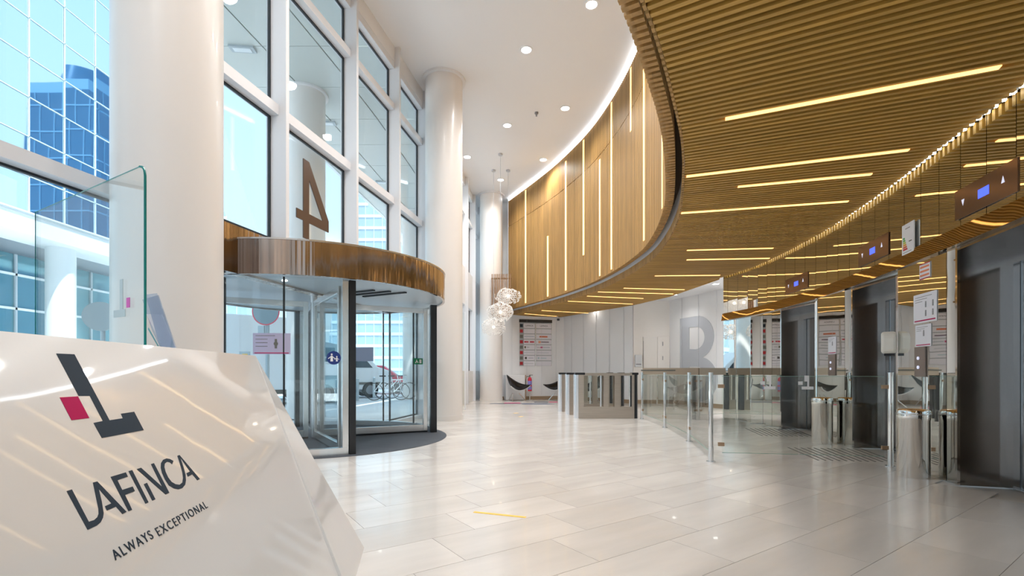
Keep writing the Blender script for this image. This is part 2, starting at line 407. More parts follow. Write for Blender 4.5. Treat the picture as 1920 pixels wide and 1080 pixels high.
# ------------------------------------------------------------------ columns
def column(x, y, label, r=0.43, top=CZ):
    t = thing('column', label, 'column', (x, y, 0))
    MB().cyl((0, 0), r, 0.12, top, 64).build('shaft', COLUMN, t, smooth=True, local=True)
    MB().cyl((0, 0), r + 0.012, 0, 0.12, 64).build('base_band', COLUMN, t, smooth=True, local=True)
    MB().cyl((0, 0), r + 0.07, top - 0.05, top - 0.002, 64).build('collar', WHITE, t, smooth=True, local=True)
    return t
column(-3.17, 4.46, 'large white round column behind the reception desk, nearest')
column(-1.585, 11.22, 'white round column right of the revolving door')
column(-0.80, 18.5, 'farthest indoor white column behind the ring pendants')

# ------------------------------------------------------------------ facade windows
MY = [-1.9, -0.2, 1.5, 3.2, 4.93, 6.65, 8.45, 10.13, 11.7, 13.4, 15.1, 16.8, 18.5, 19.9, 21.25]
DOORB = (6.65, 8.45)
for i in range(len(MY) - 1):
    y0, y1 = MY[i], MY[i + 1]; p, q = fac_at(y0), fac_at(y1); far_bay = y0 >= 13.3
    rt = thing('window_%d' % (i + 1), None, None, (p[0], p[1], 0), 0, kind='structure')
    doorbay = (4.9 < y0 < 10.0)
    L = Vector((q[0] - p[0], q[1] - p[1])); Ln = L.normalized(); pw = (p[0] + Ln.x * 0.035, p[1] + Ln.y * 0.035); qw = (q[0] - Ln.x * 0.035, q[1] - Ln.y * 0.035)
    if far_bay: panes = [(1.15, 3.45), (4.75, 6.6), (6.7, 7.6)]; bars = [(3.45, 4.75), (6.6, 6.7), (7.6, 7.9)]
    else: panes = [(0.08, 2.71), (2.83, 4.62), (4.76, 6.59), (6.72, 7.45)]; bars = [(0, 0.08), (2.71, 2.83), (4.62, 4.76), (6.59, 6.72), (7.45, 7.58)]
    for z0, z1 in panes:
        if doorbay and z0 < 1: continue
        if doorbay and z0 < 3: z0 = 2.93
        MB().seg(pw, qw, 0.02, z0 + 0.01, z1 - 0.01).build('pane', GLASS, rt)
        g = MB(); w = 0.022
        g.seg(pw, qw, 0.035, z0, z0 + w).seg(pw, qw, 0.035, z1 - w, z1)
        e = (pw[0] + Ln.x * w, pw[1] + Ln.y * w); h = (qw[0] - Ln.x * w, qw[1] - Ln.y * w)
        g.seg(pw, e, 0.035, z0 + w, z1 - w).seg(h, qw, 0.035, z0 + w, z1 - w)
        g.build('gasket', GASKET, rt)
    for z0, z1 in bars:
        if doorbay and z0 < 2.8: continue
        MB().seg(pw, qw, 0.20, z0, z1, -0.04).build('transom', FRAME if not far_bay else WHITE, rt)
    mz = 0.0 if not (6 < y0 < 10.2) else 2.92
    MB().seg((p[0] - Ln.x * 0.035, p[1] - Ln.y * 0.035), pw, 0.31, mz, 7.9, -0.1).build('mullion', FRAME, rt, bevel=0.006)
    if not far_bay: MB().seg(p, q, 0.3, 7.58, CZ).build('bulkhead', WHITE, rt)
    if far_bay: MB().seg(p, q, 0.22, 0, 1.15, -0.05).build('parapet', WALLC, rt)
mb = MB().box((-1.47, 18.9, 0.62), (0.03, 0.02, 0.16))
reg(mb.build('wall_socket', LEAD), 'small grey socket plate on the low cream parapet at far left', 'socket')

# big reversed house number on the glass above the door
y0 = 7.05
fp = fac_at(7.1); fq = fac_at(7.95)
ang = math.atan2(fq[1] - fp[1], fq[0] - fp[0])
Mn = Matrix.Translation((fp[0], fp[1], 3.14)) @ Matrix.Rotation(ang, 4, 'Z') @ Matrix.Rotation(math.pi / 2, 4, 'X')
mb = MB()
mb.prism([(0.20, 0), (0.34, 0), (0.34, 1.2), (0.20, 1.2)], 0.015, 0.03, M=Mn)
mb.prism([(0.04, 0.26), (0.20, 0.26), (0.20, 0.40), (0.04, 0.40)], 0.015, 0.03, M=Mn)
mb.prism([(0.34, 0.26), (0.86, 0.26), (0.86, 0.40), (0.34, 0.40)], 0.015, 0.03, M=Mn)
mb.prism([(0.34, 1.2), (0.34, 0.93), (0.70, 0.40), (0.86, 0.40), (0.86, 0.44)], 0.015, 0.03, M=Mn)
reg(mb.build('number_sign', NUMB), 'large dark number 4 seen reversed on the window glass above the revolving door', 'sign')

# ------------------------------------------------------------------ revolving door
DC = (-3.25, 8.10)
door = thing('revolving_door', 'glass revolving door with bronze drum canopy beside the street window', 'door', (DC[0], DC[1], 0), 0, kind='thing')
mb = MB().arc(DC, 2.06, 2.10, -180, 180, 2.33, 2.78, 96)
mb.build('canopy_band', BRONZE, door, smooth=True)
MB().arc(DC, 2.095, 2.112, -180, 180, 2.765, 2.785, 96).build('canopy_trim', STEEL, door)
MB().cyl(DC, 2.07, 2.36, 2.39, 96).build('canopy_underside', mat('canopy_white', (0.62, 0.68, 0.73), 0.35, 0.2), door)
MB().cyl(DC, 2.07, 2.74, 2.76, 96).build('canopy_top', BRONZE, door)
for a, r in ((-85, 1.5), (-25, 1.45), (60, 1.4), (-150, 1.5)):
    x, y = DC[0] + r * math.cos(math.radians(a)), DC[1] + r * math.sin(math.radians(a))
    MB().cyl((x, y), 0.035, 2.352, 2.36, 16, m=LAMPW).build('spot_lens', None, door)
for k in range(3):
    MB().box((DC[0] + 0.75 + 0.22 * k, DC[1] - 0.55 + .1 * k, 2.35), (0.05, 0.9, 0.02), math.radians(62)).build('air_slot', GASKET, door)
# header along the facade
hp, hq = fac_at(4.95), fac_at(10.2)
MB().seg(hp, hq, 0.16, 2.33, 2.92, 0.05).build('header', BRONZE, door)
R = 1.95
for a, nm in ((-56, 'front'), (22, 'rear'), (-158, 'outer'), (124, 'outer')):
    x, y = DC[0] + R * math.cos(math.radians(a)), DC[1] + R * math.sin(math.radians(a))
    MB().box((x, y, 1.165), (0.11, 0.085, 2.33), math.radians(a)).build('post', BLACK, door)
    s = -1 if a in (-56, 124) else 1
    x2, y2 = DC[0] + R * math.cos(math.radians(a + 2.6 * s)), DC[1] + R * math.sin(math.radians(a + 2.6 * s))
    MB().box((x2, y2, 1.165), (0.09, 0.075, 2.33), math.radians(a + 2.6 * s)).build('post_cladding', STEEL, door)
for a0, a1 in ((-59.5, -80), (-80.8, -103), (-103.8, -130), (-130.8, -155), (25, 48), (48.8, 72), (72.8, 97), (97.8, 121)):
    MB().arc(DC, R - 0.008, R + 0.008, a0, a1, 0.10, 2.33, 8).build('curved_glass', GLASSD, door)
for a in (-80.4, -103.4, -130.4, 48.4, 72.4, 97.4):
    x, y = DC[0] + R * math.cos(math.radians(a)), DC[1] + R * math.sin(math.radians(a))
    MB().box((x, y, 1.2), (0.03, 0.018, 2.25), math.radians(a)).build('glass_joint', GASKET, door)
for a0, a1 in ((-58, -157), (24, 123)):
    MB().arc(DC, R - 0.05, R + 0.05, a0, a1, 0.004, 0.10, 20).build('base_rail', STEEL, door)
MB().cyl((-3.30, 8.03), 0.055, 0.02, 2.36, 16).build('centre_shaft', STEEL, door, smooth=True)
CW = (-3.30, 8.03)
for a, L in ((26, 1.93), (-57, 1.80), (118, 1.80), (206, 1.85)):
    ar = math.radians(a); d = Vector((math.cos(ar), math.sin(ar)))
    p = (CW[0] + d.x * 0.09, CW[1] + d.y * 0.09); q = (CW[0] + d.x * L, CW[1] + d.y * L)
    w = MB(); f = 0.075
    w.seg(p, (p[0] + d.x * f, p[1] + d.y * f), 0.06, 0.03, 2.27).seg((q[0] - d.x * f, q[1] - d.y * f), q, 0.06, 0.03, 2.27)
    pi_, qi = (p[0] + d.x * f, p[1] + d.y * f), (q[0] - d.x * f, q[1] - d.y * f)
    w.seg(pi_, qi, 0.06, 0.03, 0.14).seg(pi_, qi, 0.06, 2.18, 2.27)
    wing = w.build('door_wing', STEEL, door, bevel=0.004)
    MB().seg(pi_, qi, 0.014, 0.14, 2.18).build('pane', GLASSD, wing)
    MB().seg(p, q, 0.02, 0.006, 0.03).build('brush_seal', GASKET, wing)
    if a == -57 or a == 118:       # round blue notice with an adult and a child
        c = Vector((CW[0], CW[1])) + d * (L - 0.27); nrm = Vector((-d.y, d.x))
        if nrm.y > 0: nrm = -nrm
        MM = Matrix.Translation((c.x + nrm.x * 0.012, c.y + nrm.y * 0.012, 1.28)) @ Matrix.Rotation(ar + (math.pi if nrm.dot(Vector((d.y, -d.x))) < 0 else 0), 4, 'Z') @ Matrix.Rotation(math.pi / 2, 4, 'X')
        if a == -57:
            sa = math.radians(-62.8); nn_ = Vector((math.cos(sa), math.sin(sa))); xr_ = Vector((-nn_.y, nn_.x))
            MM = Matrix(((xr_.x, 0, nn_.x, DC[0] + nn_.x * (R + 0.014)), (xr_.y, 0, nn_.y, DC[1] + nn_.y * (R + 0.014)), (0, 1, 0, 1.29), (0, 0, 0, 1))) @ Matrix.Diagonal((0.85, 0.85, 1, 1))
        MB().cyl((0, 0), 0.105, 0, 0.003, 32, M=MM).build('sticker', SIGNB, wing if a != -57 else door)
        g = MB()
        for x, s in ((-0.03, 1.0), (0.045, 0.68)):
            g.cyl((x, -0.055 + 0.108 * s), 0.014 * s ** .5, 0.003, 0.005, 12, M=MM)
            g.prism([(x - 0.020 * s, -0.055), (x + 0.020 * s, -0.055), (x + 0.014 * s, -0.055 + 0.088 * s), (x - 0.014 * s, -0.055 + 0.088 * s)], 0.003, 0.005, M=MM)
            g.prism([(x - 0.055 * s, -0.055 + 0.045 * s), (x - 0.048 * s, -0.055 + 0.037 * s), (x, -0.055 + 0.078 * s), (x, -0.055 + 0.09 * s)], 0.003, 0.005, M=MM)
            g.prism([(x + 0.048 * s, -0.055 + 0.037 * s), (x + 0.055 * s, -0.055 + 0.045 * s), (x, -0.055 + 0.09 * s), (x, -0.055 + 0.078 * s)], 0.003, 0.005, M=MM)
        g.build('sticker_figures', DECALW, wing if a != -57 else door)
    if a == 26:
        c = Vector((CW[0], CW[1])) + d * (L - 0.17); MM = Matrix.Translation((c.x + 0.006, c.y - 0.014, 1.30)) @ Matrix.Rotation(ar, 4, 'Z') @ Matrix.Rotation(math.pi / 2, 4, 'X')
        MB().prism([(-0.085, -0.055), (0.085, -0.055), (0.085, 0.055), (-0.085, 0.055)], 0, 0.003, M=MM).build('exit_sticker', SIGNG, wing)
        MB().prism([(0.02, -0.035), (0.06, -0.035), (0.06, 0.035), (0.02, 0.035)], 0.003, 0.005, M=MM).cyl((-0.03, 0.02), 0.009, 0.003, 0.005, 10, M=MM).prism([(-0.06, -0.03), (-0.045, -0.035), (-0.015, 0.01), (-0.03, 0.015)], 0.003, 0.005, M=MM).prism([(-0.03, -0.01), (-0.002, -0.03), (0.005, -0.02), (-0.02, 0.008)], 0.003, 0.005, M=MM).build('exit_pictogram', DECALW, wing)
# notice on the curved glass
def paper_on_arc(a0, a1, z0, z1, off, name='notice'):
    o = MB().arc(DC, R + off, R + off + 0.003, a0, a1, z0, z1, 8).build(name, PAPERL, door)
    MB().arc(DC, R + off + .003, R + off + 0.005, a0 + .6 * (1 if a1 > a0 else -1), a1 - .6 * (1 if a1 > a0 else -1), z0 + 0.012, z0 + 0.022, 8).build('magenta_line', PINK, o)
    for k in range(4):
        MB().arc(DC, R + off + .003, R + off + 0.005, a0 + 1 * (1 if a1 > a0 else -1), a0 + (a1 - a0) * (0.4 if k else 0.6), z1 - 0.03 - 0.045 * k, z1 - 0.036 - 0.045 * k, 6).build('print_line', GREYSQ, o)
    am = math.radians((a0 + a1) / 2 + (a1 - a0) * .12); x, y = DC[0] + (R + off + .004) * math.cos(am), DC[1] + (R + off + .004) * math.sin(am); zc = (z0 + z1) / 2
    MM = Matrix.Translation((x, y, zc)) @ Matrix.Rotation(am + math.pi / 2, 4, 'Z') @ Matrix.Rotation(math.pi / 2, 4, 'X')
    MB().cyl((0, 0), 0.026, 0, 0.002, 20, M=MM).prism([(-0.014, -0.06), (0.014, -0.06), (0.014, 0.06), (-0.014, 0.06)], 0, 0.001, M=MM).build('wristwatch_drawing', GREYSQ, o)
    return o
paper_on_arc(-91.5, -78.0, 1.33, 1.60, 0.012)
MB().arc(DC, R - 0.016, R - 0.012, 79, 91, 1.33, 1.62, 8).build('notice', PAPERL, door)
struct(MB().cyl(DC, 2.13, -0.002, 0.004, 96), 'trim_mat', MATM)

# ------------------------------------------------------------------ timber drum
D = resample(offset(C_EDGE, 0.22), 0.075)
wall_d = thing('wall_drum', None, None, (0, 0, 0), 0, kind='structure')
lights = [(17.52, 3.62, 7.72), (16.04, 3.62, 5.63), (14.85, 3.62, 7.6), (13.66, 4.43, 7.7), (12.63, 3.62, 6.67), (11.76, 3.62, 7.7), (10.47, 6.33, 7.7), (9.44, 3.69, 7.06), (7.36, 3.62, 6.4)]
# the folded slat: two tiers of upright, a short return below and a riser into the slot (local x = inward normal)
sm = MB()
sm.box((0.025, 0, (3.55 + 6.78) / 2), (0.05, 0.042, 6.78 - 3.55)).box((0.025, 0, (6.80 + 7.78) / 2), (0.05, 0.042, 0.98))
sm.box((0.085, 0, 3.575), (0.07, 0.042, 0.05)).box((0.105, 0, 3.68), (0.03, 0.042, 0.16))
so = sm.build('slat', WOODV, wall_d, local=True); slat_me = so.data; bpy.data.objects.remove(so)
NL = len(D)
def tang(P, i):
    a = Vector(P[max(i - 1, 0)]); b = Vector(P[min(i + 1, len(P) - 1)]); return (b - a).normalized()
for i, (x, y) in enumerate(D):
    t = tang(D, i); nrm = (t.y, -t.x)      # right of travel = inward
    rz = math.atan2(nrm[1], nrm[0])
    if y < 0.5: continue
    inst('slat', slat_me, wall_d, (x, y, 0), rz)
for (Y, z0, z1) in lights:
    i = min(range(NL), key=lambda k: abs(D[k][1] - Y) + (10 if D[k][1] < 3 else 0)); t = tang(D, i)
    nrm = Vector((t.y, -t.x)); rz = math.atan2(nrm.y, nrm.x)
    x, y = D[i][0] - nrm.x * 0.003, D[i][1] - nrm.y * 0.003
    MB().box((x, y, (z0 + z1) / 2), (0.012, 0.075, z1 - z0), rz).build('light_strip', STRIP, wall_d)
Dr = offset(C_EDGE, 0.22); Dk = [p for p in Dr if p[1] > 0.9]
ribbon(Dk, 0.03, 3.60, 7.8, -0.07).build('backing', WOODBACK, wall_d, smooth=True)
ribbon(Dk, 0.05, 7.83, 7.885, -0.03).build('cove_light', COVE, wall_d)
Ck = [p for p in C_EDGE if p[1] > 0.9]
ribbon(Ck, 0.012, 3.47, 3.80, -0.005).build('channel_band', CHANNEL, wall_d, smooth=True)
ribbon(Ck, 0.3, 3.80, 3.82, 0.05).build('channel_top', DARKBACK, wall_d)
lm = MB().box((0.0, 0, 3.435), (0.022, 0.046, 0.15)).build('lip_slat', WOODV, wall_d, local=True); lip_me = lm.data; bpy.data.objects.remove(lm)
LP = resample(offset(C_EDGE, 0.014), 0.075)
for i, (x, y) in enumerate(LP):
    if y < 0.5: continue
    tt = tang(LP, i); inst('lip_slat', lip_me, wall_d, (x, y, 0), math.atan2(-tt.x, tt.y))
# short slatted screen in front of the far column
t = thing('slatted_screen', 'small brown slatted screen in front of the farthest column, behind the pendants', 'screen', (-0.45, 17.95, 3.0))
for k in range(11):
    MB().box((-0.74 + 0.068 * k, 17.93 - 0.004 * k, 3.95), (0.035, 0.06, 1.6)).build('slat', mat('screen_oak', (0.30, 0.17, 0.09), 0.5), t)
MB().box((-0.40, 17.985, 4.6), (0.76, 0.02, 0.05)).build('rail', WOODBACK, t); MB().box((-0.40, 17.985, 3.3), (0.76, 0.02, 0.05)).build('rail', WOODBACK, t)
for z in (3.3, 4.6): MB().box((-0.75, 18.03, z), (0.05, 0.12, 0.04)).build('bracket', STEEL, t)

# ------------------------------------------------------------------ slatted soffit
sof = thing('ceiling_soffit', None, None, (0, 0, 0), 0, kind='structure')
ANG = [(-0.2, -62), (1, -48), (2, -38), (3, -30), (4.4, -23.1), (5.55, -18.4), (6.3, -15.3), (7.1, -12.8), (8.95, -5.9), (9.8, -4.6), (11.3, -2.0), (12.6, 6.5), (13.5, 10), (14.2, 13.5), (15.2, 17), (17.3, 24.5), (18.4, 32), (19.1, 36)]
M_END = M_UP + [(4.71, 14.43), (4.09, 16.2), (2.10, 19.60), (1.9, 19.77), (-0.6, 19.18)]
def hit(p, a):
    d = Vector((math.cos(a), math.sin(a))); best = None
    for u, v in zip(M_END, M_END[1:]):
        e = Vector((v[0] - u[0], v[1] - u[1])); den = d.x * e.y - d.y * e.x
        if abs(den) < 1e-9: continue
        w = Vector((u[0] - p[0], u[1] - p[1])); t = (w.x * e.y - w.y * e.x) / den; s = (w.x * d.y - w.y * d.x) / den
        if t > 0.01 and -1e-6 <= s <= 1.000001 and (best is None or t < best): best = t
    return best
bo = MB().box((0.5, 0, 3.41), (1, 0.035, 0.10)).build('slat', WOOD, sof, local=True); ss_me = bo.data; bpy.data.objects.remove(bo)
CP = [p for p in resample(C_EDGE, 0.0715) if p[1] > -0.2]; strip_v = []
for i, (x, y) in enumerate(CP):
    a = math.radians(lerp(ANG, y)); t = hit((x, y), a)
    if t is None: continue
    onM = y < 12.2
    L = t - (0.07 if onM else 0.0)
    strip_v.append(((x, y), (x + math.cos(a) * t, y + math.sin(a) * t)))
    if L > 0.05: inst('slat', ss_me, sof, (x, y, 0), a, (L, 1, 1))
mb = MB(); vs = []; fs = []
for k, (p, q) in enumerate(strip_v): vs += [(*p, 3.58), (*q, 3.58)]
for k in range(len(strip_v) - 1): fs.append((2 * k, 2 * k + 1, 2 * k + 3, 2 * k + 2))
mb.add(vs, fs).build('backing', DARKBACK, sof)
mb = MB(); E = [q for p, q in strip_v if q[1] > 11.7]
for a, b in zip(E, E[1:]):
    if math.hypot(a[0] - b[0], a[1] - b[1]) < 1.5: mb.seg(a, b, 0.03, 3.36, 3.6)
mb.build('edge_board', WOOD, sof)
SL = [((1.9, 4.29), (3.61, 3.56)), ((2.01, 5.55), (4.03, 4.89)), ((2.75, 5.86), (4.1, 5.49)), ((2.4, 6.83), (4.44, 6.36)), ((3.24, 8.91), (4.75, 8.76)), ((3.51, 9.67), (5.1, 9.54)), ((3.35, 11.28), (4.84, 11.21)), ((3.0, 12.92), (4.71, 13.17)), ((2.42, 13.52), (4.64, 13.88)), ((2.23, 14.27), (4.01, 14.73)), ((1.78, 15.29), (3.99, 15.94)), ((1.09, 17.59), (2.91, 18.39)), ((0.49, 18.55), (1.79, 19.44)),
      ((1.0, 2.6), (2.2, 1.9)), ((0.2, 1.4), (1.2, 0.5))]
for p, q in SL:
    MB().seg(p, q, 0.05, 3.352, 3.362).build('light_strip', STRIP, sof)

# ------------------------------------------------------------------ mirrored lift wall
wr = thing('wall_mirror', None, None, (0, 0, 0), 0, kind='structure')
MP = resample(M_UP, 0.36)
def mpanel(p, q, z0, z1, nm='mirror_panel', m=MIRROR, gap=0.004, tilt=0.0, parent=wr):
    v = Vector((q[0] - p[0], q[1] - p[1])); L = v.length; v.normalize()
    p2 = (p[0] + v.x * gap, p[1] + v.y * gap); q2 = (q[0] - v.x * gap, q[1] - v.y * gap)
    mb = MB().seg(p2, q2, 0.03, z0, z1, -0.015)
    if tilt:
        n = Vector((-v.y, v.x))
        mb.v = [(a[0] + n.x * tilt, a[1] + n.y * tilt, a[2]) if a[2] == z0 else a for a in mb.v]
    return mb.build(nm, m, parent)
for k, (p, q) in enumerate(zip(MP, MP[1:] + [M_UP[-1]])):
    if math.hypot(p[0] - q[0], p[1] - q[1]) < 0.08: continue
    mpanel(p, q, 2.51, 3.47)
mb = ribbon(M_UP, 0.05, 2.33, 2.505, 0.0)
lo = [i for i, v in enumerate(mb.v) if v[2] < 2.4]
for i in lo:
    P = mb.v[i]; j = min(range(len(M_UP)), key=lambda k: (M_UP[k][0] - P[0]) ** 2 + (M_UP[k][1] - P[1]) ** 2); t = tang(M_UP, j)
    mb.v[i] = (P[0] - t.y * 0.035, P[1] + t.x * 0.035, P[2])
mb.build('lintel_band', MIRRORB, wr, smooth=True)
# backing of the mirror above the lifts
ribbon(offset(M_UP, -0.06), 0.04, 2.33, 3.6).build('backing', mat('seam_silver', (0.55, 0.6, 0.62), 0.4), wr)
ribbon(offset(M_UP, 0.035), 0.03, 3.455, 3.47).build('led_rail', LEAD, wr)
mb = MB()
for x, y in resample(offset(M_UP, 0.035), 0.105): mb.box((x, y, 3.445), (0.032, 0.032, 0.016))
mb.build('led_dots', LEDW, wr, kind='stuff')
PIERS = [[(5.245, 8.3), (5.09, 8.02), (4.975, 7.2), (4.96, 7.04)], [(4.80, 6.0), (4.63, 5.78), (4.385, 4.86), (4.355, 4.72)]]
for p, q in (((5.25, 9.37), (5.262, 9.75)), ((5.262, 9.75), (5.262, 10.1)), ((5.262, 10.1), (5.25, 10.6)), ((5.25, 10.6), (5.17, 11.1)), ((5.17, 11.1), (5.07, 11.55))):
    mpanel(p, q, 0.0, 2.33)
for P in PIERS:
    P = P[::-1]
    for p, q in zip(P, P[1:]): mpanel(p, q, 0.0, 2.33)
for p, q in zip(*[[(1.2, -2.2), (2.45, 0.3), (3.2, 1.75), (3.75, 2.85), (3.96, 3.4)][i:] for i in (0, 1)]): mpanel(p, q, 0, 2.33)

def elevator(P1, P2, label):      # P1 far edge, P2 near edge of the recess
    v = (Vector(P2) - Vector(P1)); L = v.length; v.normalize(); n = Vector((-v.y, v.x))
    if n.x < 0: n = -n
    c = (Vector(P1) + Vector(P2)) / 2
    e = thing('elevator', label, 'elevator', (c.x, c.y, 0), kind='thing')
    dp = 0.40
    f1 = Vector(P1); f2 = Vector(P2); b1 = f1 + n * dp; b2 = f2 + n * dp
    MB().seg(f1, b1, 0.02, 0, 2.33).build('jamb', LIFTM, e); MB().seg(f2, b2, 0.02, 0, 2.33).build('jamb', LIFTM, e)
    MB().prism([tuple(f1), tuple(b1), tuple(b2), tuple(f2)], 2.29, 2.33).build('lintel', LIFTM, e)
    for f_ in (f1, f2): MB().seg(f_ - n * 0.012, f_ + n * 0.012, 0.03, 0, 2.33).build('edge_trim', CHROME, e)
    u1 = b1 + v * 0.10; u2 = b2 - v * 0.10
    MB().seg(b1, u1, 0.05, 0, 2.29).build('frame_post', LIFTF, e); MB().seg(b2, u2, 0.05, 0, 2.29).build('frame_post', LIFTF, e)
    MB().seg(u1, u2, 0.05, 2.12, 2.29).build('frame_head', LIFTF, e)
    m_ = (u1 + u2) / 2; o = n * 0.05
    MB().seg(u1 + o, m_ - v * 0.006 + o, 0.03, 0.01, 2.12).build('door_leaf', LIFTM, e); MB().seg(m_ + v * 0.006 + o, u2 + o, 0.03, 0.01, 2.12).build('door_leaf', LIFTM, e)
    MB().seg(b1 + n * .1, b2 + n * .1, 0.04, 0, 2.33).build('shaft_wall', BLACK, e)
    MB().prism([tuple(b1), tuple(b1 + n * .12), tuple(b2 + n * .12), tuple(b2)], -0.01, 0.006).build('sill', STEEL, e)
    return e
elevator((5.235, 9.36), (5.25, 8.32), 'farthest steel lift doorway, left of the farther chrome bin')
elevator((4.965, 7.02), (4.82, 6.02), 'middle steel lift doorway between the two chrome bins')
elevator((4.35, 4.70), (3.97, 3.42), 'nearest steel lift doorway at the right edge of the picture')

def on_wall(P, Y, off):     # point and outward (towards the hall) normal on a plan polyline at given Y
    for a, b in zip(P, P[1:]):
        lo_, hi_ = sorted((a[1], b[1]))
        if lo_ <= Y <= hi_:
            t = (Y - a[1]) / (b[1] - a[1]); x = a[0] + (b[0] - a[0]) * t
            d = Vector((b[0] - a[0], b[1] - a[1])).normalized(); n = Vector((-d.y, d.x))
            if n.x > 0: n = -n
            return Vector((x, Y)) + n * off, n
def face_frame(c, n, z):    # local x to the viewer's right when looking at the wall, y up, z out
    xr = Vector((-n.y, n.x))
    return Matrix(((xr.x, 0, n.x, c.x), (xr.y, 0, n.y, c.y), (0, 1, 0, z), (0, 0, 0, 1)))
def rect(x0, y0, x1, y1): return [(x0, y0), (x1, y0), (x1, y1), (x0, y1)]
for Y, lab in ((4.32, 'brown lift indicator plate with blue display above the nearest lift'), (6.42, 'brown lift indicator plate with blue display above the middle lift'), (8.80, 'brown lift indicator plate with blue display above the farthest lift')):
    c, n = on_wall(M_UP, Y, 0.008); F = face_frame(c, n, 2.72)
    t = thing('floor_indicator', lab, 'display', (c.x, c.y, 2.58), group=None)
    MB().prism(rect(-0.40, -0.14, 0.40, 0.14), 0, 0.008, M=F).build('plate', PANELB, t)
    MB().prism(rect(-0.07, -0.04, 0.07, 0.04), 0.008, 0.010, M=F).build('screen', BLUEL, t)
    MB().prism([(-0.30, 0.03), (-0.26, 0.03), (-0.28, -0.03)], 0.008, 0.010, M=F).build('arrow', ICONL, t)
    MB().prism([(0.22, -0.01), (0.26, -0.01), (0.24, 0.05)], 0.008, 0.010, M=F).build('arrow', ICONL, t)
SEG2 = [(4.63, 5.78), (4.385, 4.86)]; SEG1 = [(5.09, 8.02), (4.975, 7.2)]
def notice(P, Y, z, w, h, lab, name='notice', magenta=True, figs=0, off=0.003):
    c, n = on_wall(P, Y, off); F = face_frame(c, n, z)
    t = thing(name, lab, 'sign', (c.x, c.y, z - h / 2))
    MB().prism(rect(-w / 2, -h / 2, w / 2, h / 2), 0, 0.004, M=F).build('sheet', PAPER, t)
    if magenta: MB().prism(rect(-w * .45, -h * .44, w * .45, -h * .40), 0.004, 0.005, M=F).build('magenta_line', PINK, t)
    for k in range(3): MB().prism(rect(-w * .42, h * (.38 - .08 * k), w * (.3 - .2 * k), h * (.40 - .08 * k)), 0.004, 0.005, M=F).build('print_line', LEAD, t)
    for k in range(figs):
        x, y = w * (0.05 + 0.3 * (k % 2)), h * (0.12 - 0.3 * (k // 2))
        MB().cyl((x, y + 0.02), 0.012, 0.004, 0.006, 10, M=F).prism(rect(x - 0.012, y - 0.035, x + 0.012, y + 0.01), 0.004, 0.006, M=F).build('pictogram', LEAD, t)
    return t, F
notice(SEG2, 5.22, 1.80, 0.44, 0.32, 'large white notice with magenta line on the mirror above the nearer bin', figs=4)
notice(SEG2, 5.25, 1.50, 0.30, 0.24, 'smaller white notice directly above the call plate behind the nearer bin', figs=1)
t, F = notice(SEG2, 5.22, 2.20, 0.20, 0.17, 'small red-edged notice near the top of the mirror above the nearer bin', magenta=False)
for k in range(3): MB().prism(rect(-0.085, 0.035 - 0.045 * k, 0.085, 0.055 - 0.045 * k), 0.005, 0.0065, M=F).build('print_line', mat('orange_print', (0.8, 0.25, 0.12), 0.5), t)
for z in (0.08, -0.08): MB().prism(rect(-0.1, z - .005, 0.1, z + .005), 0.003, 0.006, M=F).build('red_border', RED, t)
notice(SEG1, 7.55, 1.52, 0.24, 0.27, 'white notice on the mirror above the farther chrome bin', figs=1)
c, n = on_wall(M_UP, 5.55, 0.02); F = face_frame(c, n, 2.64)
t = thing('energy_label', 'small white board with coloured rating arrows high on the mirror wall', 'sign', (c.x, c.y, 2.45))
MB().prism(rect(-0.13, -0.18, 0.13, 0.18), 0, 0.012, M=F).build('board', mat('board_white', (0.8, 0.84, 0.9), 0.4), t)
for k, cc in enumerate(((0.02, 0.4, 0.1), (0.15, 0.5, 0.08), (0.55, 0.6, 0.05), (0.8, 0.4, 0.03), (0.7, 0.15, 0.03), (0.6, 0.02, 0.03))):
    MB().prism([(-0.10, 0.03 - 0.026 * k), (-0.07 + 0.012 * k, 0.03 - 0.026 * k), (-0.062 + 0.012 * k, 0.02 - 0.026 * k), (-0.07 + 0.012 * k, 0.01 - 0.026 * k), (-0.10, 0.01 - 0.026 * k)], 0.012, 0.014, M=F).build('rating_arrow', mat('arrow%d' % k, cc, 0.5), t)
MB().prism(rect(0.03, -0.04, 0.09, -0.03), 0.012, 0.014, M=F).build('print_line', BLACK, t)
MB().prism(rect(-0.10, -0.15, 0.08, -0.143), 0.012, 0.014, M=F).build('print_line', LEAD, t); MB().prism(rect(-0.05, 0.12, 0.05, 0.13), 0.012, 0.014, M=F).build('print_line', LEAD, t)
for P, Y, lab in ((SEG2, 5.30, 'brown call-button plate under the notices behind the nearer bin'), (SEG1, 7.55, 'brown call-button plate under the notice behind the farther bin')):
    c, n = on_wall(P, Y, 0.004); F = face_frame(c, n, 1.215)
    t = thing('call_plate', lab, 'button panel', (c.x, c.y, 1.05))
    MB().prism(rect(-0.10, -0.165, 0.10, 0.165), 0, 0.012, M=F).build('plate', mat('call_brown', (0.30, 0.24, 0.21), 0.3, 0.5), t)
    for z in (0.04, -0.06): MB().cyl((-0.02, z), 0.018, 0.012, 0.02, 16, M=F).build('button', ICONL, t)
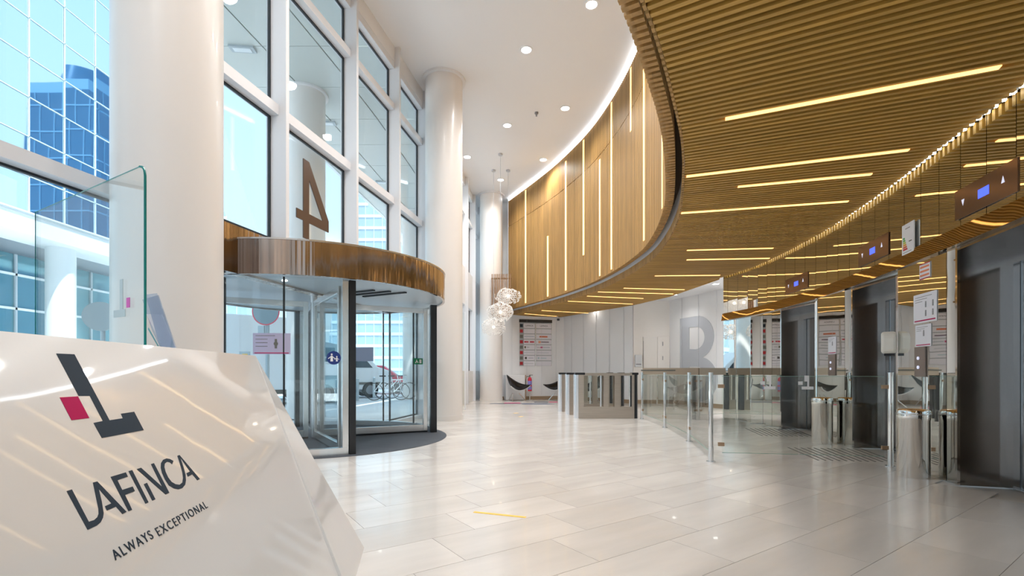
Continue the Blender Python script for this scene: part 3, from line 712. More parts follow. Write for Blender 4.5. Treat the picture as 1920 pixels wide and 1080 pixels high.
# hand-gel dispenser
c, n = on_wall([(4.80, 6.0), (4.63, 5.78)], 5.86, 0.01); F = face_frame(c, n, 1.46)
t = thing('soap_dispenser', 'white rounded hand sanitiser dispenser on the mirror left of the notices', 'dispenser', (c.x, c.y, 1.3))
MB().prism([(-0.10, -0.13), (0.10, -0.13), (0.125, -0.08), (0.13, 0.08), (0.10, 0.135), (-0.10, 0.135), (-0.13, 0.08), (-0.125, -0.08)], 0, 0.15, M=F).build('body', mat('plastic_white', (0.85, 0.82, 0.76), 0.3), t, bevel=0.03)
MB().prism(rect(-0.06, -0.16, 0.06, -0.13), 0.02, 0.12, M=F).build('nozzle', BLACK, t)

# ------------------------------------------------------------------ bins, floor grooves
def bin_(x, y, lab):
    t = thing('litter_bin', lab, 'bin', (x, y, 0))
    MB().lathe((0, 0, 0), [(0, 0), (0.138, 0), (0.143, 0.012), (0.143, 0.60), (0.146, 0.605), (0.146, 0.69), (0.140, 0.70)], 40).build('drum', CHROME, t, smooth=True, local=True)
    MB().lathe((0, 0, 0), [(0.1465, 0.655), (0.149, 0.66), (0.149, 0.668), (0.1465, 0.672)], 40).build('band', STEEL, t, smooth=True, local=True)
    MB().lathe((0, 0, 0), [(0.140, 0.70), (0.125, 0.708), (0.085, 0.700), (0.083, 0.62), (0, 0.62)], 40).build('ashtray_lid', mat('bin_lid_brass', (0.62, 0.45, 0.28), 0.2, 1.0), t, smooth=True, local=True)
bin_(4.25, 5.10, 'nearer chrome cylindrical bin below the notices')
bin_(4.83, 7.50, 'farther chrome cylindrical bin between two lift doorways')
GR = mat('tactile_groove', (0.10, 0.095, 0.09), 0.6)
for (tx, ty, bx, by, n, lab) in ((4.04, 7.04, 3.83, 6.02, 12, 'dark anti-slip floor strips before the middle lift'), (4.59, 9.46, 4.34, 8.35, 11, 'dark anti-slip floor strips before the farthest lift')):
    t = thing('floor_strips', lab, 'floor marking', ((tx + bx) / 2, (ty + by) / 2, 0))
    for k in range(n):
        MB().seg((tx + 0.088 * k, ty - 0.012 * k), (bx + 0.080 * k, by - 0.012 * k), 0.02, -0.002, 0.003).build('groove', GR, t)

# ------------------------------------------------------------------ turnstiles
def turnstile(lab):
    t = thing('turnstile', lab, 'turnstile', (0, 0, 0), group=None)
    W, Lh, H = 0.20, 1.43, 1.08
    def side(y):
        b = MB(); d = 0.02
        for r in (rect(0.06, 0.0, Lh - 0.04, 0.28), rect(0.06, 0.28, 0.19, 1.03), rect(0.66, 0.28, 0.78, 1.03), rect(0.92, 0.28, 1.05, 1.03), rect(1.33, 0.28, Lh - 0.04, 1.03), rect(0.06, 1.02, Lh - 0.04, H - .02)):
            b.box(((r[0][0] + r[2][0]) / 2, y, (r[0][1] + r[2][1]) / 2), (r[2][0] - r[0][0], d, r[2][1] - r[0][1]))
        b.build('side_panel', TURN, t, local=True)
    side(-W / 2 + 0.01); side(W / 2 - 0.01)
    MB().box((0.70, 0, 0.14), (1.2, W - 0.05, 0.27)).build('plinth', TURN, t, local=True)
    MB().box((0.71, 0, H - 0.01), (1.32, W, 0.022)).build('top_plate', TURN, t, local=True)
    MB().cyl((0.05, 0), W / 2, 0.0, H - 0.03, 24).build('front_end', mat('turnstile_front', (0.80, 0.82, 0.86), 0.25, 0.9), t, smooth=True, local=True)
    MB().cyl((Lh - 0.04, 0), W / 2, 0.0, H - 0.03, 24).build('rear_end', BLACK, t, smooth=True, local=True)
    MB().box((0.10, 0, H - 0.015), (0.24, W + 0.01, 0.055)).build('reader_cap', BLACK, t, bevel=0.012, local=True)
    MB().box((Lh - 0.02, 0, H - 0.015), (0.16, W + 0.01, 0.055)).build('reader_cap', BLACK, t, bevel=0.012, local=True)
    MB().box((0.42, 0, 0.68), (0.45, 0.012, 0.70)).build('glass_infill', GLASSB, t, local=True)
    MB().box((0.85, 0, 0.66), (0.14, 0.012, 0.72)).build('glass_infill', GLASSB, t, local=True)
    MB().cyl((0.60, -0.06), 0.02, 0.25, 1.02, 12).build('hinge_post', mat('turnstile_front', (0.8, .8, .8)), t, smooth=True, local=True)
    MB().cyl((1.29, -0.06), 0.018, 0.25, 1.02, 12).build('hinge_post', STEEL, t, smooth=True, local=True)
    return t
T0 = turnstile('nearest champagne-steel turnstile cabinet beside the glass barrier')
T1 = copy_tree(T0); T1['label'] = 'middle champagne-steel turnstile cabinet of the three'
T2 = copy_tree(T0); T2['label'] = 'farthest champagne-steel turnstile cabinet of the three'
T0.location = (1.52, 11.55, 0); T1.location = (1.43, 12.55, 0); T2.location = (1.33, 13.5, 0)
for t in (T0, T1, T2): t['group'] = 'speed gates'

# ------------------------------------------------------------------ glass barriers
def post(t, x, y, h=1.09):
    c = (x, y)
    mb = MB().cyl(c, 0.027, 0.19, h, 20, m=CHROME).cyl(c, 0.055, 0, 0.012, 24, m=STEEL).cyl(c, 0.030, h, h + 0.008, 20, m=STEEL).cyl(c, 0.031, 0.012, 0.19, 20, m=STEEL)
    return mb.build('post', None, t, smooth=True)
CLAMP = mat('clamp_bronze', (0.42, 0.28, 0.18), 0.35, 0.6); EDGEG = mat('edge_green', (0.25, 0.42, 0.36), 0.3)
def panel(t, p, q, z0=0.12, z1=1.05, g0=0.07, g1=0.07):
    v = Vector((q[0] - p[0], q[1] - p[1])); L = v.length; v.normalize()
    a = (p[0] + v.x * g0, p[1] + v.y * g0); b = (q[0] - v.x * g1, q[1] - v.y * g1)
    gp = MB().seg(a, b, 0.010, z0, z1).build('glass_panel', GLASSB, t)
    MB().seg(a, b, 0.011, z1, z1 + 0.004).build('top_edge', EDGEG, gp); MB().seg(a, b, 0.011, z0 - 0.004, z0).build('bottom_edge', EDGEG, gp)
    for z in (z0 + 0.10, z1 - 0.12):
        for c0, s, g in ((p, 1, g0), (q, -1, g1)):
            if g < 0.05: continue
            s0 = (c0[0] + v.x * 0.022 * s, c0[1] + v.y * 0.022 * s); s1 = (c0[0] + v.x * 0.095 * s, c0[1] + v.y * 0.095 * s)
            MB().seg(s0, s1, 0.024, z - 0.022, z + 0.022).build('clamp', CLAMP, gp)
    return gp, v
BP = [(3.06, 11.33), (3.03, 9.55), (2.81, 7.64), (2.44, 5.91), (4.41, 5.61), (4.30, 11.04), (4.78, 14.19), (4.94, 16.4)]
t = thing('glass_barrier', 'clear glass barrier on four chrome posts running from the turnstiles toward the camera', 'barrier', (2.8, 8.0, 0))
for k in range(4): post(t, *BP[k])
for k in range(3): panel(t, BP[k], BP[k + 1])
mid = (3.43, 5.76)
def decal_L(par, c, v, z, s=1.0, m=DECALW):
    n = Vector((v.y, -v.x))
    if n.y > 0: n = -n
    F = face_frame(Vector((c[0], c[1])) + n * 0.006, n, z)
    MB().prism([(-0.01 * s, 0.13 * s), (0.04 * s, 0.13 * s), (0.04 * s, 0), (0.09 * s, 0), (0.09 * s, -0.035 * s), (-0.04 * s, -0.035 * s), (-0.04 * s, 0), (0.02 * s, 0), (0.02 * s, 0.06 * s), (-0.01 * s, 0.06 * s)], 0, 0.002, M=F).build('logo_decal', m, par)
    MB().prism(rect(-0.08 * s, 0.02 * s, -0.03 * s, 0.06 * s), 0, 0.002, M=F).build('logo_decal', m, par)
ga = thing('glass_gate', 'left glass gate leaf with white logo, hung on the barrier post nearest the camera', 'gate', (2.95, 5.83, 0), kind='thing')
g1_, v1 = panel(ga, (BP[3][0] + 0.06, BP[3][1] - 0.01), mid, g1=0.01); decal_L(g1_, (3.08, 5.81), v1, 0.93)
gb = thing('glass_gate', 'right glass gate leaf and chrome post beside the middle lift', 'gate', (3.9, 5.7, 0), kind='thing')
g2_, v2 = panel(gb, mid, BP[4], g0=0.01); decal_L(g2_, (3.50, 5.75), v2, 0.93); post(gb, *BP[4])
t = thing('railed_barrier', 'glass barrier under a wide bronze rail between turnstile and mirror wall', 'barrier', (4.05, 11.2, 0))
MB().seg((3.10, 11.42), (4.3, 11.12), 0.08, 1.04, 1.20).seg((4.3, 11.12), (5.04, 11.42), 0.08, 1.04, 1.20).build('top_rail', BRASSB, t)
MB().seg((3.05, 11.385), (3.8, 11.195), 0.012, 1.13, 1.16).build('rail_recess', GREYSQ, t)
post(t, BP[5][0], BP[5][1] + 0.06, 1.03)
panel(t, (3.12, 11.42), (BP[5][0], BP[5][1] + .06), z1=1.02, g0=0.01); panel(t, (BP[5][0], BP[5][1] + .06), (5.04, 11.42), z1=1.02, g1=0.01)
t = thing('glass_barrier', 'rear glass barrier on two chrome posts behind the bronze rail', 'barrier', (4.8, 14, 0))
post(t, *BP[6]); post(t, *BP[7]); panel(t, BP[6], BP[7]); panel(t, (4.35, 11.3), BP[6], g0=0.01)

# ------------------------------------------------------------------ end wall furniture
WA0, WA1 = Vector((-0.62, 19.19)), Vector((2.15, 19.82)); wn_ = Vector(((WA1 - WA0).y, -(WA1 - WA0).x)).normalized()
if wn_.y > 0: wn_ = -wn_
def on_end(X, off=0.0):
    t = (X - WA0.x) / (WA1.x - WA0.x); p = WA0 + (WA1 - WA0) * t; return p + wn_ * off
cdir = on_end(0.955, 0.02); F = face_frame(cdir, wn_, 0)
di = thing('directory_board', 'tall tenant directory with black header and red squares on the end wall', 'sign', (cdir.x, cdir.y, 1.3))
MB().prism(rect(-0.68, 1.34, -0.672, 3.2), 0, 0.02, M=F).prism(rect(0.672, 1.34, 0.68, 3.2), 0, 0.02, M=F).prism(rect(-0.02, 1.34, 0.0, 3.08), 0, 0.02, M=F).build('rods', STEEL, di)
MB().prism(rect(-0.67, 1.36, 0.67, 3.09), 0.0, 0.004, M=F).build('shadow_plate', mat('directory_shadow', (0.42, 0.45, 0.48), 0.5), di)  # added grey plate; its colour draws shadow lines between the name plates
MB().prism(rect(-0.69, 3.11, 0.69, 3.23), 0, 0.03, M=F).build('header', BLACK, di)
SQ = [INK, RED, GREYSQ, RED, GREYSQ, RED, GREYSQ, RED]
LG = {(2, 1): [(0.15, 0.5, 0.06, (0.7, 0.2, 0.1))], (3, 0): [(0.02, 0.2, 0.06, (0.6, 0.05, 0.08)), (0.28, 0.48, 0.06, (0.6, 0.05, 0.08))], (3, 1): [(0.10, 0.2, 0.09, (0.8, 0.4, 0.25)), (0.22, 0.56, 0.04, (0.2, 0.15, 0.2))],
      (4, 0): [(0.03, 0.09, 0.09, (0.1, 0.1, 0.05)), (0.14, 0.24, 0.03, (0.5, 0.5, 0.55))], (4, 1): [(0.03, 0.2, 0.02, (0.5, 0.45, 0.5)), (0.2, 0.28, 0.06, (0.6, 0.05, 0.2)), (0.32, 0.6, 0.03, (0.45, 0.5, 0.55))],
      (6, 0): [(0.05, 0.13, 0.09, (0.08, 0.07, 0.06)), (0.22, 0.42, 0.03, (0.5, 0.5, 0.6))], (6, 1): [(0.08, 0.13, 0.06, (0.4, 0.6, 0.65)), (0.2, 0.45, 0.03, (0.5, 0.65, 0.7))], (5, 0): [(0.02, 0.45, 0.02, (0.55, 0.6, 0.65))], (5, 1): [(0.05, 0.55, 0.02, (0.55, 0.6, 0.65))], (7, 0): [(0.02, 0.42, 0.02, (0.55, 0.6, 0.65))], (2, 0): [(0.02, 0.45, 0.03, (0.5, 0.55, 0.65))]}
def text_mesh(body, size, M, name, m, parent, spacing=1.0, shear=0.0, fit=None):
    cu = bpy.data.curves.new(name, 'FONT'); cu.body = body; cu.size = size; cu.extrude = 0.0008; cu.space_character = spacing; cu.align_x = 'CENTER'
    ob = bpy.data.objects.new(name, cu); COL.objects.link(ob)
    dg = bpy.context.evaluated_depsgraph_get(); me = bpy.data.meshes.new_from_object(ob.evaluated_get(dg)); bpy.data.objects.remove(ob)
    xs = [v.co.x for v in me.vertices]; ys = [v.co.y for v in me.vertices]
    if fit:
        sx = fit[0] / (max(xs) - min(xs)); sy = fit[1] / (max(ys) - min(ys)); cx = (max(xs) + min(xs)) / 2; y0 = min(ys)
        for v in me.vertices: v.co.x = (v.co.x - cx) * sx; v.co.y = (v.co.y - y0) * sy
    me.transform(MW[parent.name].inverted() @ M); me.materials.clear(); me.materials.append(m); me.name = name
    o = bpy.data.objects.new(name, me); COL.objects.link(o); o.parent = parent; MW[o.name] = MW[parent.name]
    return o
for r in range(8):
    z1 = 3.07 - 0.217 * r; z0 = z1 - 0.185
    MB().prism(rect(-0.66, z0 + 0.03, -0.54, z1 - 0.03), 0.005, 0.03, M=F).build('number_square', SQ[r], di)
    for c in range(2):
        x0 = -0.50 if c == 0 else 0.02; x1 = -0.04 if c == 0 else 0.66
        pl = MB().prism(rect(x0, z0, x1, z1), 0, 0.02, M=F).build('name_plate', PAPER, di)
        for a, b, h, cc in LG.get((r, c), []):
            a, b = a * .9, min(b * .95, x1 - x0 - .03)
            MB().prism(rect(x0 + a, (z0 + z1) / 2 - h / 2, x0 + b, (z0 + z1) / 2 + h / 2), 0.02, 0.023, M=F).build('tenant_mark', mat('mark%d%d%.2f' % (r, c, a), cc, 0.5), pl)
        if r == 0: text_mesh('LAFINCA', 0.1, F @ Matrix.Translation(((x0 + x1) / 2, z0 + 0.07, 0.022)), 'tenant_name', INK, pl, fit=(0.32, 0.055))
# security dome camera, cabinet, extinguisher
c = on_end(1.80, 0.2)
t = thing('security_camera', 'small dark security camera under the soffit right of the directory', 'camera', (c.x, c.y, 3.25))
MB().cyl((c.x, c.y), 0.04, 3.27, 3.36, 16).build('mount', WHITE, t, smooth=True); MB().cyl((c.x + .03, c.y - .05), 0.05, 3.19, 3.27, 16, r2=0.06).build('lens_dome', BLACK, t, smooth=True)
c = on_end(0.05, 0.22)
t = thing('low_cabinet', 'low white cabinet against the end wall behind the left chair', 'cabinet', (c.x, c.y, 0))
rzw = math.atan2((WA1 - WA0).y, (WA1 - WA0).x)
MB().box((c.x, c.y, 0.50), (0.78, 0.36, 0.98), rzw).build('body', WALLP, t, bevel=0.01); MB().box((c.x + 0.405, c.y + 0.08, 0.50), (0.03, 0.36, 0.98), rzw).build('side_board', mat('cabinet_side_oak', (0.45, 0.3, 0.18), 0.5), t)
MB().box((c.x, c.y, 0.02), (0.74, 0.34, 0.04), rzw).build('plinth', GREYSQ, t)
ex, ey = 0.70, 18.95
t = thing('fire_extinguisher', 'red fire extinguisher with blue label beside the left black chair', 'extinguisher', (ex, ey, 0))
MB().lathe((ex, ey, 0), [(0, 0.36), (0.075, 0.36), (0.08, 0.38), (0.08, 0.82), (0.06, 0.88), (0.03, 0.91), (0, 0.92)], 20).build('cylinder', REDB, t, smooth=True)
MB().lathe((ex, ey, 0), [(0.082, 0.42), (0.082, 0.76)], 20).build('label_band', mat('ext_label', (0.25, 0.22, 0.6), 0.5), t, smooth=True)
MB().lathe((ex, ey, 0), [(0.083, 0.55), (0.083, 0.60)], 20).build('red_stripe', REDB, t, smooth=True)
MB().box((ex, ey, 0.95), (0.05, 0.05, 0.07)).box((ex + 0.05, ey, 0.99), (0.14, 0.03, 0.02)).build('valve', GREYSQ, t)
MB().tube([(ex - 0.02, ey, 0.94), (ex - 0.12, ey - .02, 0.93), (ex - 0.17, ey - .02, 0.80), (ex - 0.15, ey, 0.55), (ex - 0.11, ey, 0.45)], 0.012).build('hose', BLACK, t, smooth=True)
MB().cyl((ex, ey), 0.02, 0.02, 0.36, 12).cyl((ex, ey), 0.13, 0.0, 0.02, 24).build('stand', STEEL, t)

def coconut(lab, x, y, rz):
    t = thing('lounge_chair', lab, 'chair', (x, y, 0), rz)
    N = 14; cor = [Vector((0.0, 0.46)), Vector((-0.52, -0.36)), Vector((0.52, -0.36))]
    hts = [1.00, 0.62, 0.62]       # back tip high, two front tips
    def pt(u, v, w, dz=0.0, sc=1.0):
        p = cor[0] * u + cor[1] * v + cor[2] * w
        bow = 1 - 0.0
        q = u * v + v * w + w * u            # 0 at corners, .333 centre
        edge = u * v * w
        z = hts[0] * u ** 1.15 + hts[1] * v ** 1.7 + hts[2] * w ** 1.7
        z = max(0, z) + 0.20 * (1 - (u ** 1.5 + v ** 1.5 + w ** 1.5)) - 0.25 * edge * 6
        k = 1 - 0.35 * (q - 3 * edge)         # sides drawn inwards
        return (p.x * k * sc, p.y * k * sc, z + dz)
    def shell(dz, sc):
        vs = []; idx = {}
        for i in range(N + 1):
            for j in range(N + 1 - i):
                idx[(i, j)] = len(vs); vs.append(pt(i / N, j / N, (N - i - j) / N, dz, sc))
        fs = []
        for i in range(N):
            for j in range(N - i):
                fs.append((idx[(i, j)], idx[(i + 1, j)], idx[(i, j + 1)]))
                if i + j < N - 1: fs.append((idx[(i + 1, j)], idx[(i + 1, j + 1)], idx[(i, j + 1)]))
        return vs, fs
    for nm, dz, sc, m in (('seat_pad', 0.0, 1.0, LEATHER), ('shell', -0.035, 0.985, WHITE)):
        vs, fs = shell(dz, sc); o = MB().add(vs, fs).build(nm, m, t, smooth=True, local=True)
        so_ = o.modifiers.new('thick', 'SOLIDIFY'); so_.thickness = 0.03; so_.offset = 0
    for a, b in (((0, 0.12, 0.30), (0, 0.36, 0.0)), ((-0.15, -0.08, 0.30), (-0.34, -0.26, 0.0)), ((0.15, -0.08, 0.30), (0.34, -0.26, 0.0))):
        MB().tube([a, b], 0.014).build('leg', CHROME, t, smooth=True, local=True)
    return t
coconut('black shell lounge chair on white legs beside the extinguisher and far column', 0.10, 18.5, math.radians(42))
coconut('black shell lounge chair partly hidden by the turnstiles', 1.85, 18.85, math.radians(-45))
coconut('black shell lounge chair seen through the nearest turnstile glass', 3.0, 17.6, math.radians(-40))
coconut('black shell lounge chair seen through the railed glass panels', 5.6, 15.3, math.radians(-50))

# carpet strips set in the far floor
for pts, m, lab in (([(-0.78, 16.75), (1.25, 16.75), (1.25, 16.95), (-0.78, 16.95)], CARPETN, 'long navy floor strip before the chairs'),
                    ([(-0.28, 17.02), (0.30, 17.02), (0.30, 17.35), (-0.28, 17.35)], CARPETP, 'pink floor strip left, under the left chair'),
                    ([(0.35, 16.5), (1.45, 16.5), (1.30, 16.7), (0.35, 16.7)], CARPETG, 'slate blue floor strip nearest to the turnstiles'),
                    ([(0.82, 17.55), (1.32, 17.55), (1.32, 17.9), (0.82, 17.9)], CARPETN, 'short navy floor strip left of the hidden chair'),
                    ([(1.36, 17.55), (2.2, 17.55), (2.2, 17.95), (1.36, 17.95)], CARPETP, 'pink floor strip under the chair behind the turnstiles')):
    MB().prism(pts, -0.002, 0.005).build('carpet_strip', m, label=lab, cat='carpet')
v = Vector((0.40, -0.14)).normalized()
MB().seg((-0.30, 3.79), (0.105, 3.65), 0.033, 0.0, 0.002).build('floor_tape', YELLOW, label='long yellow tape strip on the floor in the foreground', cat='tape')
MB().seg((0.05, 12.9), (0.16, 13.0), 0.08, 0.0, 0.002).build('floor_tape', YELLOW, label='left of two tiny yellow floor tapes far ahead', cat='tape')
MB().seg((0.17, 11.9), (0.27, 12.0), 0.07, 0.0, 0.002).build('floor_tape', YELLOW, label='right of two tiny yellow floor tapes far ahead', cat='tape')

# recess wall: double door, intercom
t = thing('door_1', None, None, (4.95, 16.9, 0), kind='structure')
MB().box((4.86, 16.945, 1.18), (0.50, 0.02, 2.34)).build('door_leaf', WALLC, t, bevel=0.004); MB().box((5.33, 16.945, 1.18), (0.42, 0.02, 2.34)).build('door_leaf', WALLC, t, bevel=0.004)
for z in (0.9, 1.6, 2.1): MB().box((5.30, 16.925, z), (0.02, 0.02, 0.14)).build('hinge', LEAD, t)
MB().box((4.62, 16.925, 1.6), (0.01, 0.01, 1.2)).build('joint', LEAD, t)
t = thing('intercom', 'pale wall unit at the left end of the cream recess wall', 'intercom', (4.42, 16.9, 1.3))
MB().box((4.44, 16.92, 1.5), (0.24, 0.06, 0.42)).build('housing', mat('unit_grey', (0.68, 0.70, 0.72), 0.4), t, bevel=0.01); MB().box((4.44, 16.885, 1.38), (0.18, 0.01, 0.04)).build('slot', LEAD, t)

# giant letter B painted on the right wall
def B_outline():
    def arc_(cx, cy, rx, ry, a0, a1, n=14): return [(cx + rx * math.cos(math.radians(a0 + (a1 - a0) * i / n)), cy + ry * math.sin(math.radians(a0 + (a1 - a0) * i / n))) for i in range(n + 1)]
    up = arc_(0.62, 1.87, 0.62, 0.63, 90, -68); lo = arc_(0.66, 0.66, 0.70, 0.66, 62, -90)
    outer = [(0, 0), (0, 2.5)] + up + lo
    i1 = [(0.36, 1.55)] + arc_(0.60, 1.86, 0.32, 0.33, -90, 90) + [(0.36, 2.19)]
    i2 = [(0.36, 0.34)] + arc_(0.62, 0.68, 0.37, 0.34, -90, 90) + [(0.36, 1.02)]
    return outer, i1, i2
outer, i1, i2 = B_outline()
cu = bpy.data.curves.new('B', 'CURVE'); cu.dimensions = '2D'; cu.fill_mode = 'BOTH'; cu.extrude = 0.004
for P in (outer, i1, i2):
    s = cu.splines.new('POLY'); s.points.add(len(P) - 1); s.use_cyclic_u = True
    for k, (x, y) in enumerate(P): s.points[k].co = (x, y, 0, 1)
ob = bpy.data.objects.new('B', cu); COL.objects.link(ob)
me = bpy.data.meshes.new_from_object(ob.evaluated_get(bpy.context.evaluated_depsgraph_get())); bpy.data.objects.remove(ob)
wd = (Vector((6.5, 14.3)) - Vector((5.58, 17.0))).normalized(); nb = Vector((wd.y, -wd.x))
if nb.x > 0: nb = -nb
st = Vector((5.58, 17.0)) + wd * 0.60 + nb * 0.05
Mb = Matrix(((wd.x, 0, nb.x, st.x), (wd.y, 0, nb.y, st.y), (0, 1, 0, 0.15), (0, 0, 0, 1))) @ Matrix.Diagonal((1.30, 1.11, 1, 1))
me.transform(Mb); me.materials.clear(); me.materials.append(BGREY); me.name = 'letter_sign'
o = bpy.data.objects.new('letter_sign', me); COL.objects.link(o)
reg(o, 'giant pale grey letter B on the white wall left of the mirrors', 'sign')

# glass draught screen left of the far column
t = thing('glass_screen', 'tall frameless glass screen with bright edge between two white columns', 'screen', (-1.6, 14.2, 0))
MB().seg((-1.40, 14.2), (-1.93, 14.2), 0.012, 0.02, 2.85).build('glass', GLASSB, t); MB().box((-1.385, 14.2, 1.44), (0.035, 0.03, 2.88)).build('edge_profile', DECALW, t); MB().box((-1.66, 14.2, 0.01), (0.5, 0.03, 0.02)).build('floor_channel', STEEL, t)

# ------------------------------------------------------------------ ceiling downlights and sprinkler
DL = [(1.47, 8.90, 'bright downlight nearest the top of the picture'), (0.30, 10.15, 'second bright downlight, right of the revolving door column'), (1.37, 12.40, 'downlight nearest the middle of the timber drum'), (-0.13, 13.26, 'downlight left of the ceiling sprinkler'), (-1.41, 15.20, 'downlight right beside the middle white column'), (-0.40, 17.01, 'farthest downlight between the pendant cables'),
      (0.9, 6.6, 'added downlight just above the top edge of the picture, over the open floor'), (-0.9, 7.8, 'added downlight over the entrance side of the revolving door'), (-1.9, 5.2, 'added downlight close to the nearest white column'), (0.1, 4.6, 'added downlight ahead of and above the camera'), (-2.6, 2.2, 'added downlight above the back of the reception desk'), (-0.9, 2.0, 'added downlight above the front of the reception desk'), (-2.4, -0.8, 'added downlight nearest the rear wall behind the camera'), (1.0, 15.4, 'added downlight near the far end of the timber drum')]  # extra downlights added to brighten the hall, continuing the ceiling grid
def downlight(x, y, z, lab, r=0.12):
    t = thing('ceiling_light', lab or 'recessed ceiling downlight out of the picture', 'light', (x, y, z - 0.01), group='downlights of the high ceiling' if lab is None else None)
    MB().arc((x, y), r * 0.86, r * 1.15, 0, 360, z - 0.012, z, 28).build('trim_ring', DECALW, t, smooth=True)
    MB().cyl((x, y), r * 0.86, z - 0.008, z - 0.002, 28).build('lens', LAMPW, t)
    return t
def spot(x, y, z, w, col=(1.0, 0.98, 0.96), ang=150, r=0.12):
    l = bpy.data.lights.new('lamp', 'SPOT'); l.energy = w; l.color = col; l.spot_size = math.radians(ang); l.spot_blend = 1.0; l.shadow_soft_size = r
    o = bpy.data.objects.new('lamp_glow', l); COL.objects.link(o); o.location = (x, y, z); return o
for x, y, lab in DL:
    if lab is None and (abs(x) > 99): continue
    t = downlight(x, y, CZ, lab)
    s = spot(x, y, CZ - 0.03, DOWNLIGHT_W * 8); s.parent = t; s.location = (0, 0, -0.02)
DL2 = [(5.26, 15.6, 'downlight in the low ceiling before the cream recess wall'), (5.8, 13.7, 'downlight in the low ceiling above the letter B'), (3.1, 19.0 - .7, 'downlight grazing the white panelled wall'), (5.95, 12.7, 'added unseen downlight just behind the left end of the mirror wall'), (6.8, 12.6, 'added unseen downlight in the corner behind the mirror wall')]  # last two are hidden lamps added to brighten the right-hand white walls
for x, y, lab in DL2:
    Z_ = y
    t = downlight(x, y, 3.62, lab, 0.10); s = spot(x, y, 3.6, (14 if lab.endswith('letter B') else 180 if 'mirror wall' in lab else 40) if Z_ < 16 else 6, r=0.08, ang=140); s.parent = t; s.location = (0, 0, -0.02)
t = thing('sprinkler', 'small grey sprinkler head on the white ceiling', 'sprinkler', (0.64, 12.61, CZ - 0.1))
MB().cyl((0.64, 12.61), 0.05, CZ - 0.03, CZ, 16).build('rosette', LEAD, t, smooth=True); MB().cyl((0.64, 12.61), 0.02, CZ - 0.10, CZ - 0.03, 10).build('head', LEAD, t, smooth=True)

# ------------------------------------------------------------------ ring pendants
def pendant(x, y, z, rx, rz_, lab):
    t = thing('pendant_lamp', lab, 'lamp', (x, y, z))
    rnd = random.Random(int(z * 100)); mb = MB(); st_ = MB()
    N = 84
    for k in range(N):
        zz = 1 - 2 * (k + 0.5) / N; a = k * 2.39996
        if abs(zz) > 0.93 and zz < 0: continue
        rr = math.sqrt(1 - zz * zz); d = Vector((rr * math.cos(a), rr * math.sin(a), zz))
        f = 0.86 + 0.2 * rnd.random(); c_ = Vector((d.x * rx * f, d.y * rx * f, d.z * rz_ * f))
        u = d.cross(Vector((0, 0, 1))).normalized(); w = d.cross(u).normalized(); r = 0.045
        mb.tube([c_ + (u * math.cos(b) + w * math.sin(b)) * r for b in [2 * math.pi * i / 10 for i in range(10)]], 0.009, 5, closed=True)
        st_.tube([d * 0.05, c_ * 0.88], 0.003, 3)
    mb.build('ring_blossoms', PETAL, t, smooth=True, local=True, kind='stuff')
    st_.build('stems', PETAL, t, local=True, kind='stuff')
    MB().lathe((0, 0, 0), [(0, -0.05), (0.035, -0.03), (0.045, 0), (0.035, 0.03), (0, 0.05)], 14).build('bulb', BULB, t, smooth=True, local=True)
    MB().cyl((0, 0), 0.006, 0.05, CZ - z - 0.03, 6).build('cable', CABLE, t, local=True)
    MB().cyl((0, 0), 0.07, CZ - z - 0.045, CZ - z - 0.001, 20).build('ceiling_rose', CABLE, t, smooth=True, local=True)
pendant(-0.13, 16.2, 3.66, 0.43, 0.26, 'highest of the three white ring-blossom pendant lamps')
pendant(-0.36, 15.0, 2.97, 0.41, 0.30, 'middle of the three white ring-blossom pendant lamps')
pendant(-0.62, 16.2, 2.62, 0.40, 0.30, 'lowest of the three white ring-blossom pendant lamps')

# ------------------------------------------------------------------ reception desk
hv = Vector((-0.178, 1, 0)).normalized(); sv = Vector((0.519, 0.092, -1)).normalized(); A = Vector((-1.55, 2.91, 1.2))
nv = hv.cross(sv).normalized()
if nv.x < 0: nv = -nv
desk = thing('reception_desk', 'glossy white faceted reception desk with dark logo in the foreground', 'desk', (-2.0, 1.5, 0))
K = A + sv * (1.2 / -sv.z)
Q = Vector((-0.79, 2.35, 0)); Bo = Vector((-0.974, 2.98, 0))
T2 = A - hv * 3.3; T2.z = 1.2; K2 = K - hv * 1.1; K2.z = 0
MB().add([A, T2, K2, K, A - nv * .03, T2 - nv * .03, K2 - nv * .03, K - nv * .03], [(0, 1, 2, 3), (7, 6, 5, 4), (0, 4, 5, 1), (3, 2, 6, 7)]).build('front_panel', DESK, desk)
n2 = (K - A).cross(Q - A).normalized()
if n2.x < 0: n2 = -n2
MB().add([A, K, Q, A - n2 * .03, K - n2 * .03, Q - n2 * .03], [(0, 1, 2), (5, 4, 3), (0, 2, 5, 3), (1, 4, 5, 2)]).build('corner_facet', DESK, desk)
Am = A.lerp(Bo, 0.5)
MB().add([A, Q, Bo, A + Vector((-.05, .01, 0)), Bo + Vector((-.06, .02, 0))], [(0, 1, 2), (0, 2, 4, 3)]).build('end_panel', mat('desk_side', (0.72, 0.74, 0.78), 0.08, 0.15, coat=1.0), desk)
